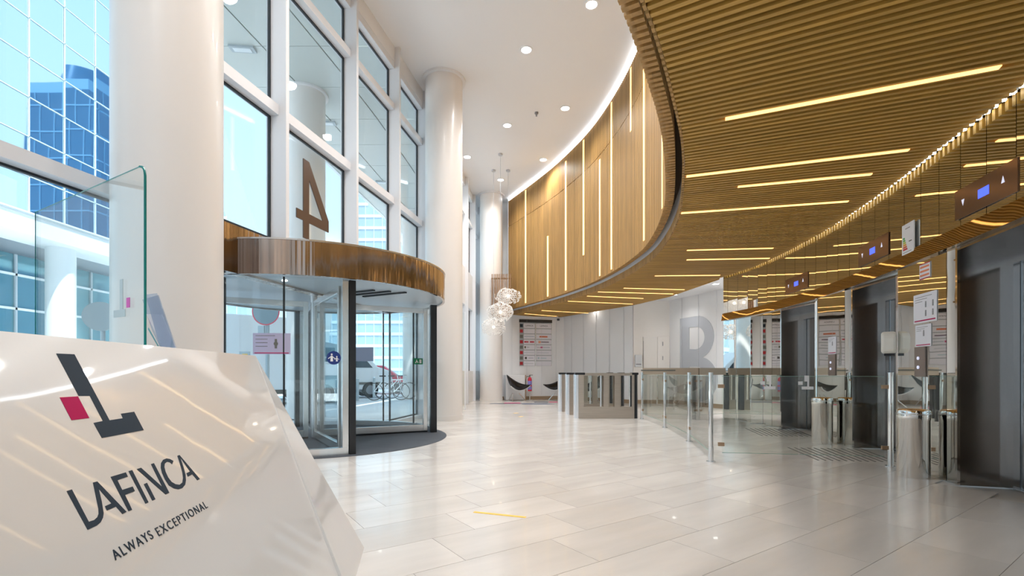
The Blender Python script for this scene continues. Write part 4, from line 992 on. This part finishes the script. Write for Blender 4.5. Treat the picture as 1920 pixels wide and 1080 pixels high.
# worktop and rear
tp = [(A.x, A.y), (T2.x, T2.y), (-2.9, -0.5), (-3.25, 2.6), (-2.6, 3.05)]
MB().prism(tp, 1.14, 1.2).build('worktop', DESK, desk)
MB().add([(-2.6, 3.05, 0), (-2.6, 3.05, 1.14), (A.x, A.y, 1.14), (Bo.x, Bo.y, 0)], [(0, 1, 2, 3)]).build('end_return', DESK, desk)
MB().add([(-2.6, 3.05, 0), (-2.6, 3.05, 1.14), (-3.25, 2.6, 1.14), (-3.25, 2.6, 0), (-2.9, -.5, 0), (-2.9, -.5, 1.14)], [(0, 1, 2, 3), (3, 2, 5, 4)]).build('rear_panel', WHITE, desk)
Fd = Matrix(((hv.x, -sv.x, nv.x, A.x), (hv.y, -sv.y, nv.y, A.y), (hv.z, -sv.z, nv.z, A.z), (0, 0, 0, 1)))
LOGO = [[(-1.6317, 0.0556), (-1.5624, 0.0551), (-1.581, 0.2681), (-1.5198, 0.2682), (-1.5165, 0.2531), (-1.4494, 0.2525), (-1.456, 0.3172), (-1.6518, 0.3154), (-1.6487, 0.2688), (-1.6089, 0.2672), (-1.6014, 0.1882), (-1.6432, 0.1859)]]
PK = [(-1.7124, 0.1862), (-1.647, 0.187), (-1.6533, 0.2531), (-1.7191, 0.2525)]
WORD = [[(-1.8605, 0.4235), (-1.8439, 0.4236), (-1.8521, 0.509), (-1.8348, 0.5104), (-1.8211, 0.5072), (-1.8113, 0.501), (-1.8029, 0.4893), (-1.7716, 0.4239), (-1.7562, 0.4246), (-1.7656, 0.4436), (-1.7805, 0.4769), (-1.7958, 0.5046), (-1.8059, 0.5141), (-1.8204, 0.5218), (-1.8372, 0.5252), (-1.8682, 0.525)],
 [(-1.7562, 0.4246), (-1.7216, 0.5252), (-1.7395, 0.5261), (-1.7456, 0.5018), (-1.7813, 0.5019), (-1.7789, 0.4899), (-1.7536, 0.4895), (-1.7656, 0.4436)],
 [(-1.7036, 0.4243), (-1.6396, 0.4256), (-1.6417, 0.4388), (-1.6873, 0.4388), (-1.6911, 0.4675), (-1.6461, 0.4691), (-1.6479, 0.4831), (-1.692, 0.483), (-1.6986, 0.5265), (-1.714, 0.526)],
 [(-1.6271, 0.4249), (-1.61, 0.4252), (-1.6223, 0.5273), (-1.6371, 0.5271)], [(-1.598, 0.4746), (-1.5816, 0.474), (-1.5875, 0.5277), (-1.6036, 0.5274)],
 [(-1.5898, 0.4268), (-1.5688, 0.427), (-1.5274, 0.5023), (-1.5169, 0.426), (-1.5007, 0.4263), (-1.5112, 0.5274), (-1.5322, 0.5278)],
 [(-1.3988, 0.4396), (-1.4117, 0.4297), (-1.4273, 0.4245), (-1.4482, 0.4252), (-1.4678, 0.4333), (-1.4817, 0.4465), (-1.4906, 0.4626), (-1.4947, 0.4837), (-1.4936, 0.5062), (-1.4783, 0.5213), (-1.4591, 0.5298), (-1.4363, 0.5319), (-1.4116, 0.5259), (-1.3934, 0.5135), (-1.3779, 0.4958), (-1.3659, 0.4725), (-1.3514, 0.4363), (-1.3476, 0.4274), (-1.3621, 0.4276), (-1.3746, 0.4575), (-1.3877, 0.4848), (-1.4018, 0.5028), (-1.4192, 0.5154), (-1.4403, 0.5183), (-1.4581, 0.5115), (-1.4707, 0.5), (-1.4741, 0.4828), (-1.4704, 0.4633), (-1.4629, 0.4487), (-1.4514, 0.4389), (-1.4345, 0.4355), (-1.4216, 0.4398), (-1.4163, 0.4486)],
 [(-1.3476, 0.4274), (-1.3123, 0.5296), (-1.3319, 0.53), (-1.3397, 0.5041), (-1.3729, 0.5057), (-1.3686, 0.4928), (-1.3437, 0.492), (-1.3514, 0.4363)]]
def dpoly(P): return [(a, -b) for a, b in P]
MB().prism(dpoly(LOGO[0]), 0.0002, 0.0007, M=Fd).build('logo_emblem', INK, desk)
MB().prism(dpoly(PK), 0.0002, 0.0007, M=Fd).build('logo_square', PINK, desk)
for P in WORD: MB().prism(dpoly(P), 0.0002, 0.0007, M=Fd).build('logo_letter', INK, desk)
for w_, a0, a1 in (('ALWAYS', -1.845, -1.682), ('EXCEPTIONAL', -1.660, -1.361)):
    Mt = Fd @ Matrix.Translation(((a0 + a1) / 2, -0.6200 - 0.006 * (w_ != 'ALWAYS'), 0.0005)) @ Matrix.Rotation(-0.012, 4, 'Z')
    text_mesh(w_, 0.05, Mt, 'tagline', INK, desk, spacing=1.25, fit=(a1 - a0, 0.0255))

# counter glass screen
g0 = Vector((-1.676, 2.2)); g1 = Vector((-2.83, 2.86))
t = thing('counter_screen', 'clear glass hygiene screen standing on the reception desk', 'glass screen', (-2.2, 2.5, 1.2))
dv = (g1 - g0); Lg = dv.length; dv.normalize(); ng = Vector((-dv.y, dv.x))
Fg = Matrix(((dv.x, 0, ng.x, g0.x), (dv.y, 0, ng.y, g0.y), (0, 1, 0, 1.2), (0, 0, 0, 1)))
pl = [(0, 0), (Lg, 0), (Lg, 0.85)] + [(0.05 - 0.05 * math.sin(math.radians(a)), 0.80 + 0.05 * math.cos(math.radians(a))) for a in (0, 30, 60, 90)]
MB().prism(pl, -0.004, 0.004, M=Fg).build('glass', GLASSC, t)
ed = [(0, 0)] + [(0.05 - 0.05 * math.cos(math.radians(a)), 0.80 + 0.05 * math.sin(math.radians(a))) for a in (0, 30, 60, 90)]
MB().tube([Fg @ Vector((x, y, 0)) for x, y in ed], 0.0055, 6).build('polished_edge', GEDGE, t, smooth=True)
MB().tube([Fg @ Vector((x, y, 0)) for x, y in ((0.05, .85), (Lg, 0.85), (Lg, 0))], 0.0025, 6).build('polished_edge', GEDGE, t, smooth=True)
MB().prism(rect(0.135, 0.205, 0.168, 0.252), 0.004, 0.006, M=Fg).build('magenta_mark', mat('magenta_flat', (0.6, 0.08, 0.42), 0.5), t)  # flat magenta and grey shapes set on the glass face
MB().prism(rect(0.205, 0.2, 0.235, 0.345), 0.004, 0.006, M=Fg).prism(rect(0.18, 0.165, 0.30, 0.2), 0.004, 0.006, M=Fg).build('grey_mark', mat('grey_flat', (0.45, 0.55, 0.58), 0.5), t)
# acrylic leaflet sleeve leaning on the counter
c = Vector((-1.72, 2.42, 1.20))
t = thing('leaflet_holder', 'clear acrylic sleeve with white sheet leaning on the reception desk', 'holder', tuple(c))
ax = Vector((0.9, 0.35, 0)).normalized(); up = Vector((-0.33, 0.05, 0.94)).normalized(); nn = ax.cross(up).normalized()
Fs = Matrix(((ax.x, up.x, nn.x, c.x), (ax.y, up.y, nn.y, c.y), (ax.z, up.z, nn.z, c.z), (0, 0, 0, 1)))
MB().prism([(-0.03, 0), (0.035, 0), (0.03, 0.31), (-0.045, 0.28), (-0.045, 0.12)], 0, 0.004, M=Fs).prism([(-0.03, 0), (0.035, 0), (0.03, 0.31), (-0.02, 0.30)], 0.025, 0.029, M=Fs).build('sleeve', glass('acrylic', (0.80, 0.86, 0.95), 1.6, 0.08, 0.12), t)
MB().prism([(-0.02, 0.01), (0.035, 0.01), (0.02, 0.20), (-0.045, 0.20)], 0.010, 0.013, M=Fs).build('sheet', PAPER, t)
MB().prism([(-0.035, 0), (-0.03, 0), (-0.055, 0.13), (-0.06, 0.12)], 0.004, 0.008, M=Fs).build('fold_line', mat('fold_teal', (0.15, 0.4, 0.45), 0.3), t)

# ------------------------------------------------------------------ outside
struct(MB().add([(-60, -20, -0.03), (12, -20, -0.03), (12, 90, -0.03), (-60, 90, -0.03)], [(0, 1, 2, 3)]), 'ground', PAVE)
# soffit over the forecourt with its panels
cs = thing('ceiling_forecourt', None, None, (0, 0, 0), kind='structure')
def sof_edge(Y): return -7.15 + 0.0735 * Y
for i in range(24):
    y0 = -3 + 1.45 * i; y1 = y0 + 1.435
    for k in range(3):
        def xx(Y, f):
            a = fac_at(max(-2.4, min(21.2, Y)))[0] - 0.2; b = sof_edge(Y); return a + (b - a) * f
        f0, f1 = k / 3 + 0.004, (k + 1) / 3 - 0.004
        MB().add([(xx(y0, f0), y0, CZ + (0.0)), (xx(y1, f0), y1, CZ), (xx(y1, f1), y1, CZ), (xx(y0, f1), y0, CZ), (xx(y0, f0), y0, CZ + .04), (xx(y1, f0), y1, CZ + .04), (xx(y1, f1), y1, CZ + .04), (xx(y0, f1), y0, CZ + .04)],
                 [(0, 1, 2, 3), (7, 6, 5, 4), (0, 4, 5, 1), (1, 5, 6, 2), (2, 6, 7, 3), (3, 7, 4, 0)]).build('soffit_panel', EXTSOF, cs)
MB().add([(-4.9, -3, CZ + .05), (sof_edge(-3), -3, CZ + .05), (sof_edge(32), 32, CZ + .05), (-1.0, 32, CZ + .05)], [(0, 1, 2, 3)]).build('void', GASKET, cs)
MB().seg((sof_edge(-3), -3), (sof_edge(32), 32), 0.1, CZ - 0.02, CZ + 6).build('fascia', EXTW, cs)
for x, y, lab in ((-5.65, 10.1, 'outdoor soffit light seen above the transom of the leftmost bay'), (-5.05, 13.1, 'outdoor soffit light right of the exterior column'), (-4.6, 17.2, 'outdoor soffit light seen in the third bay')):
    t = thing('soffit_light', lab, 'light', (x, y, CZ - .03)); MB().box((x, y, CZ - 0.02), (0.5, 0.20, 0.04), 0.1).build('housing', EXTGR, t); MB().box((x, y, CZ - 0.045), (0.36, 0.12, 0.01), 0.1).build('lens', EXTW, t)
t = column(-5.02, 11.75, 'white exterior column seen through the window with the number', 0.44); 
column(-5.6, 3.4, 'white exterior column hidden behind the nearest indoor column', 0.44); column(-4.2, 20.5, 'white exterior column beyond the revolving door', 0.44)

# opposite curtain-wall building
ob_ = thing('office_building', 'mirror-glass office building with white grid across the street', 'building', (-19, 16, 0))
XF = -19.0
pm = MB().box((XF, 0, 0), (0.12, 1, 1)).build('glass_panel', FACADE, None); pme = pm.data; bpy.data.objects.remove(pm)
pme2 = bpy.data.meshes.new('glass_panel'); pme2.from_pydata([(0, -.5, -.5), (0, .5, -.5), (0, .5, .5), (0, -.5, .5)], [], [(0, 1, 2, 3)]); pme2.materials.append(FACADE)
def xf(y): return XF + 0.055 * (y - 18) * -0.0
PW = 1.50
rj = random.Random(3)
for i in range(12):
    for j in range(13):
        yc = 10.6 + PW * i; zc = 8.0 + 1.55 * j
        o = inst('glass_panel', pme2, ob_, (0.08, yc - 16, zc), rj.uniform(-0.006, 0.006), (1, PW - 0.06, 1.48))
        o.rotation_euler.y = rj.uniform(-0.004, 0.004)
g = MB()
g.box((XF - 0.1, 18.9, 17.6), (0.2, 19, 20.9)); g.build('grid_back', FACADEM, ob_)
for i in range(13): MB().box((XF + 0.10, 9.85 + PW * i, 17.2), (0.03, 0.04, 20.2)).build('grid_mullion', FACADEM, ob_)
for j in range(14): MB().box((XF + 0.10, 18.9, 7.225 + 1.55 * j), (0.03, 18.2, 0.035)).build('grid_transom', FACADEM, ob_)
MB().box((XF - 0.2, 18.9, 6.8), (1.6, 19, 0.85)).build('canopy_band', EXTW, ob_); MB().box((XF + 0.35, 18.9, 7.12), (0.6, 19, 0.06)).build('canopy_lip', mat('lip_grey', (0.35, .42, .46), 0.5), ob_)
MB().box((XF - 3.0, 18.9, 3.1), (0.2, 19, 6.4)).build('shopfront_back', TEALG, ob_)
for i in range(10): MB().box((XF - 2.85, 9.8 + 1.9 * i, 3.1), (0.08, 0.09, 6.4)).build('shopfront_mullion', EXTGR, ob_)
for z in (2.1, 3.9, 5.4): MB().box((XF - 2.85, 18.9, z), (0.08, 19, 0.10)).build('shopfront_rail', EXTW, ob_)
MB().box((XF - 2.6, 18.9, 1.35), (0.2, 19, 0.9)).build('white_band', EXTW, ob_)
for y in (13.2, 20.6, 27.6): MB().cyl((XF - 0.3, y), 0.5, 0, 6.4, 24).build('pillar', EXTW, ob_, smooth=True)
MB().prism([(XF - 12, 9.2), (XF - 3.2, 9.2), (XF - 3.2, 28.4), (XF - 12, 28.4)], 0, 30).build('core', EXTGR, ob_)

# blue tower whose mirror image shows in the opposite glass (stands behind this hall)
tw = thing('tower', 'dark blue glass tower with rounded top reflected in the opposite building', 'building', (14.5, 60, 0))
MB().box((14.5, 60, 17), (8, 8, 34)).build('shaft', TOWERB, tw)
MB().prism([(10.5, 56), (18.5, 56), (18.5, 64), (10.5, 64)], 34, 35.2).build('crown', TOWERM, tw)
MB().cyl((14.5, 60), 3.2, 35.2, 38, 32, r2=2.2).build('roof_dome', TOWERB, tw, smooth=True)
for k in range(11): MB().box((14.5, 60, 3 * k + 2), (8.1, 8.1, 0.14)).build('floor_line', TOWERM, tw)
for s in (-1, 1):
    for k in range(5): MB().box((14.5 + s * 4.02, 56.8 + 1.6 * k, 17), (0.06, 0.1, 34)).build('mullion', TOWERM, tw)
for k in range(5): MB().box((11.3 + 1.6 * k, 55.97, 17), (0.1, 0.06, 34)).build('mullion', TOWERM, tw)

# leaning and wedge-topped glass buildings down the street
STRIPE = mat('striped_glass', (0.42, 0.58, 0.68), 0.25, 0.3); STRIPEL = mat('stripe_line', (0.62, 0.75, 0.82), 0.5)
def wedge(lab, pts, y, depth, n):
    t = thing('glass_tower', lab, 'building', (pts[0][0], y, 0))
    Mx = Matrix.Translation((0, y + depth, 0)) @ Matrix.Rotation(math.pi / 2, 4, 'X')
    MB().prism(pts, 0, depth, M=Mx).build('body', STRIPE, t)
    x0 = min(p[0] for p in pts); x1 = max(p[0] for p in pts); zt = max(p[1] for p in pts)
    def span(z):
        xs = []
        for a, b in zip(pts, pts[1:] + pts[:1]):
            if (a[1] - z) * (b[1] - z) < 0: xs.append(a[0] + (b[0] - a[0]) * (z - a[1]) / (b[1] - a[1]))
        return (min(xs), max(xs)) if len(xs) >= 2 else None
    for k in range(1, n):
        z = zt * k / n; s_ = span(z + 1e-3)
        if s_: MB().box(((s_[0] + s_[1]) / 2, y - 0.02, z), (s_[1] - s_[0], 0.08, zt / n * 0.25)).build('floor_line', STRIPEL, t)
    for k in range(1, 10):
        x = x0 + (x1 - x0) * k / 10
        zs = []
        for a, b in zip(pts, pts[1:] + pts[:1]):
            if (a[0] - x) * (b[0] - x) < 0: zs.append(a[1] + (b[1] - a[1]) * (x - a[0]) / (b[0] - a[0]))
        if len(zs) >= 2: MB().box((x, y - 0.02, (min(zs) + max(zs)) / 2), (0.06, 0.06, max(zs) - min(zs))).build('mullion', STRIPEL, t)
    return t
wedge('pale striped glass building with steep sloping roofline left of the door header', [(-34, 0), (-24.8, 0), (-24.8, 10), (-27.4, 17.6), (-30.5, 27), (-34, 27)], 45.0, 6, 14)
wedge('pale striped glass building with pointed top seen in the third window bay', [(-23.5, 0), (-13, 0), (-13, 13), (-15.6, 20), (-19.6, 23.5), (-21.5, 15)], 60.0, 6, 16)

# delivery truck, car, street furniture
def wheel(t, x, y, z, r, rz, w=0.2):
    MM = Matrix.Translation((x, y, z)) @ Matrix.Rotation(rz, 4, 'Z') @ Matrix.Rotation(math.pi / 2, 4, 'X')
    MB().cyl((0, 0), r, -w / 2, w / 2, 24, M=MM).build('tyre', TYRE, t, smooth=True)
    MB().cyl((0, 0), r * 0.58, -w / 2 - 0.02, w / 2 + 0.02, 16, M=MM).build('wheel_rim', LEAD, t, smooth=True)
TX, TY, TR = -9.4, 16.6, math.radians(40)
tr = thing('box_truck', 'white box truck parked outside, seen through the revolving door', 'truck', (TX, TY, 0), TR)
MB().box((0, 0, 1.75), (3.6, 1.9, 2.5)).build('cargo_box', VAN, tr, local=True, bevel=0.03)
MB().prism([(-0.95, 0.5), (-0.95, 1.3), (-0.7, 2.1), (0.75, 2.3), (0.95, 2.3), (0.95, 0.5)], -0.9, 0.9, M=Matrix.Translation((2.7, 0, 0)) @ Matrix.Rotation(math.pi / 2, 4, 'X') @ Matrix.Diagonal((-1, 1, 1, 1))).build('cab', VAN, tr, local=True, bevel=0.02)
MB().box((2.55, -0.91, 1.7), (0.8, 0.03, 0.6)).build('side_window', WINDK, tr, local=True)
MB().box((0, 0, 0.42), (5.6, 1.5, 0.16)).build('chassis', GREYSQ, tr, local=True)
MB().prism([(-0.16, 0), (0, 0.16), (0.16, 0), (0, -0.16)], 0.955, 0.965, M=Matrix.Translation((-1.0, 0, 2.1)) @ Matrix.Rotation(math.pi / 2, 4, 'X')).build('blue_emblem', mat('emblem_blue', (0.05, 0.15, 0.45), 0.5), tr, local=True)
for x in (-1.1, 2.6):
    for y in (-0.85, 0.85):
        MM = Matrix.Translation((x, y, 0.33)) @ Matrix.Rotation(math.pi / 2, 4, 'X')
        MB().cyl((0, 0), 0.33, -0.11, 0.11, 24, M=MM).build('tyre', TYRE, tr, local=True, smooth=True)
        MB().cyl((0, 0), 0.19, -0.13, 0.13, 16, M=MM).build('wheel_rim', LEAD, tr, local=True, smooth=True)
vn = thing('delivery_van', 'white van parked beyond the truck, its wheel seen through the door wing', 'van', (-8.0, 21.0, 0), math.radians(28))
MB().prism([(-2.4, 0.35), (-2.4, 2.0), (-2.2, 2.15), (1.2, 2.15), (1.9, 1.35), (2.5, 1.15), (2.55, 0.35)], -0.9, 0.9, M=Matrix.Rotation(math.pi / 2, 4, 'X')).build('body', VAN, vn, local=True, bevel=0.04)
MB().prism([(0.4, 1.3), (0.4, 1.95), (1.15, 1.95), (1.7, 1.3)], 0.905, 0.915, M=Matrix.Rotation(math.pi / 2, 4, 'X')).build('side_window', WINDK, vn, local=True)
MB().box((0, -0.915, 0.62), (4.2, 0.02, 0.10)).build('side_trim', GREYSQ, vn, local=True)
for x in (-1.5, 1.6):
    for y in (-0.82, 0.82):
        MM = Matrix.Translation((x, y, 0.34)) @ Matrix.Rotation(math.pi / 2, 4, 'X')
        MB().cyl((0, 0), 0.34, -0.11, 0.11, 24, M=MM).build('tyre', TYRE, vn, local=True, smooth=True)
        MB().cyl((0, 0), 0.2, -0.13, 0.13, 16, M=MM).build('wheel_rim', LEAD, vn, local=True, smooth=True)
sg = thing('traffic_sign', 'round traffic sign seen from behind on a grey pole outside the door', 'sign', (-6.55, 12.9, 0))
MB().cyl((-6.55, 12.9), 0.05, 0, 3.0, 12).build('pole', EXTGR, sg, smooth=True)
MM = Matrix.Translation((-6.55, 12.83, 2.72)) @ Matrix.Rotation(math.pi / 2, 4, 'X')
MB().cyl((0, 0), 0.36, 0, 0.02, 32, M=MM).build('disc', mat('sign_back', (0.22, 0.30, 0.34), 0.5), sg, smooth=True); MB().arc((0, 0), 0.34, 0.37, 0, 360, 0, 0.001, 32).build('rim', REDB, sg, local=True).location = (0, -0.09, 2.72)
bpy.data.objects['rim'].rotation_euler = (math.pi / 2, 0, 0)
MB().box((-6.68, 12.84, 2.2), (0.16, 0.06, 0.28)).build('bracket_box', EXTGR, sg)
tl = thing('warning_box', 'small grey box with yellow face on the sign pole outside', 'sign', (-7.1, 12.8, 0))
MB().cyl((-7.1, 12.85), 0.03, 0, 1.3, 10).build('pole', EXTGR, tl); MB().box((-7.1, 12.8, 1.42), (0.26, 0.06, 0.46)).build('box', EXTGR, tl); MB().box((-7.08, 12.765, 1.5), (0.14, 0.01, 0.18)).build('yellow_face', YELLOW, tl)
s2 = thing('traffic_sign', 'large grey sign disc on a pole seen through the left window', 'sign', (-9.6, 11.3, 0))
MB().cyl((-9.6, 11.3), 0.05, 0, 2.7, 12).build('pole', EXTGR, s2, smooth=True)
MM = Matrix.Translation((-9.58, 11.22, 2.40)) @ Matrix.Rotation(math.radians(35), 4, 'Z') @ Matrix.Rotation(math.pi / 2, 4, 'X')
MB().cyl((0, 0), 0.34, 0, 0.02, 32, M=MM).build('disc', EXTGR, s2, smooth=True)
ct = thing('car', 'small red car parked behind the door seen between posts', 'car', (-7.3, 25.5, 0), math.radians(10))
MB().prism([(-1.9, 0.3), (-1.9, 0.9), (-1.2, 1.45), (0.5, 1.45), (1.2, 0.95), (1.95, 0.85), (1.95, 0.3)], -0.8, 0.8, M=Matrix.Rotation(math.pi / 2, 4, 'X')).build('body', REDB, ct, local=True, bevel=0.04)
MB().prism([(-1.15, 0.95), (-0.95, 1.36), (0.4, 1.36), (0.95, 0.95)], 0.805, 0.812, M=Matrix.Rotation(math.pi / 2, 4, 'X')).build('side_window', WINDK, ct, local=True)
for x in (-1.2, 1.2):
    for y in (-0.74, 0.74): MB().cyl((0, 0), 0.3, -0.1, 0.1, 20, M=Matrix.Translation((x, y, 0.3)) @ Matrix.Rotation(math.pi / 2, 4, 'X')).build('tyre', TYRE, ct, local=True, smooth=True)
# parked bicycles
def bicycle(x, y, rz, lab):
    t = thing('bicycle', lab, 'bicycle', (x, y, 0), rz, group='bicycles parked outside the door')
    for dx in (-0.52, 0.52):
        MB().tube([(dx + 0.33 * math.cos(a), 0, 0.34 + 0.33 * math.sin(a)) for a in [2 * math.pi * i / 24 for i in range(24)]], 0.018, 6, closed=True).build('wheel', TYRE, t, local=True)
    f = MB()
    for a, b in (((-0.52, 0, 0.34), (-0.08, 0, 0.30)), ((-0.08, 0, 0.30), (0.38, 0, 0.80)), ((-0.52, 0, 0.34), (-0.18, 0, 0.80)), ((-0.18, 0, 0.80), (0.38, 0, 0.80)), ((-0.08, 0, 0.30), (-0.20, 0, 0.92)), ((0.52, 0, 0.34), (0.36, 0, 0.98))): f.tube([a, b], 0.018, 6)
    f.build('frame', EXTW, t, local=True)
    MB().tube([(0.36, -0.25, 0.98), (0.36, 0.25, 0.98)], 0.014, 6).build('handlebar', GREYSQ, t, local=True); MB().box((-0.2, 0, 0.95), (0.24, 0.12, 0.05)).build('saddle', TYRE, t, local=True, bevel=0.01)
for k in range(5): bicycle(-4.9 + 0.16 * k, 19.0 + 0.75 * k, math.radians(20 + 3 * k), ['nearest', 'second nearest', 'middle', 'second farthest', 'farthest'][k] + ' of the bicycles parked outside behind the door glass')
for k in range(4):
    t = thing('bollard', ['nearest', 'second nearest', 'second farthest', 'farthest'][k] + ' grey bollard on the pavement outside', 'bollard', (-5.9, 14 + 2.2 * k, 0)); MB().cyl((0, 0), 0.055, 0, 0.85, 16).build('shaft', EXTGR, t, smooth=True, local=True); MB().cyl((0, 0), 0.06, 0.85, 0.9, 16, r2=0.03).build('cap', STEEL, t, smooth=True, local=True)
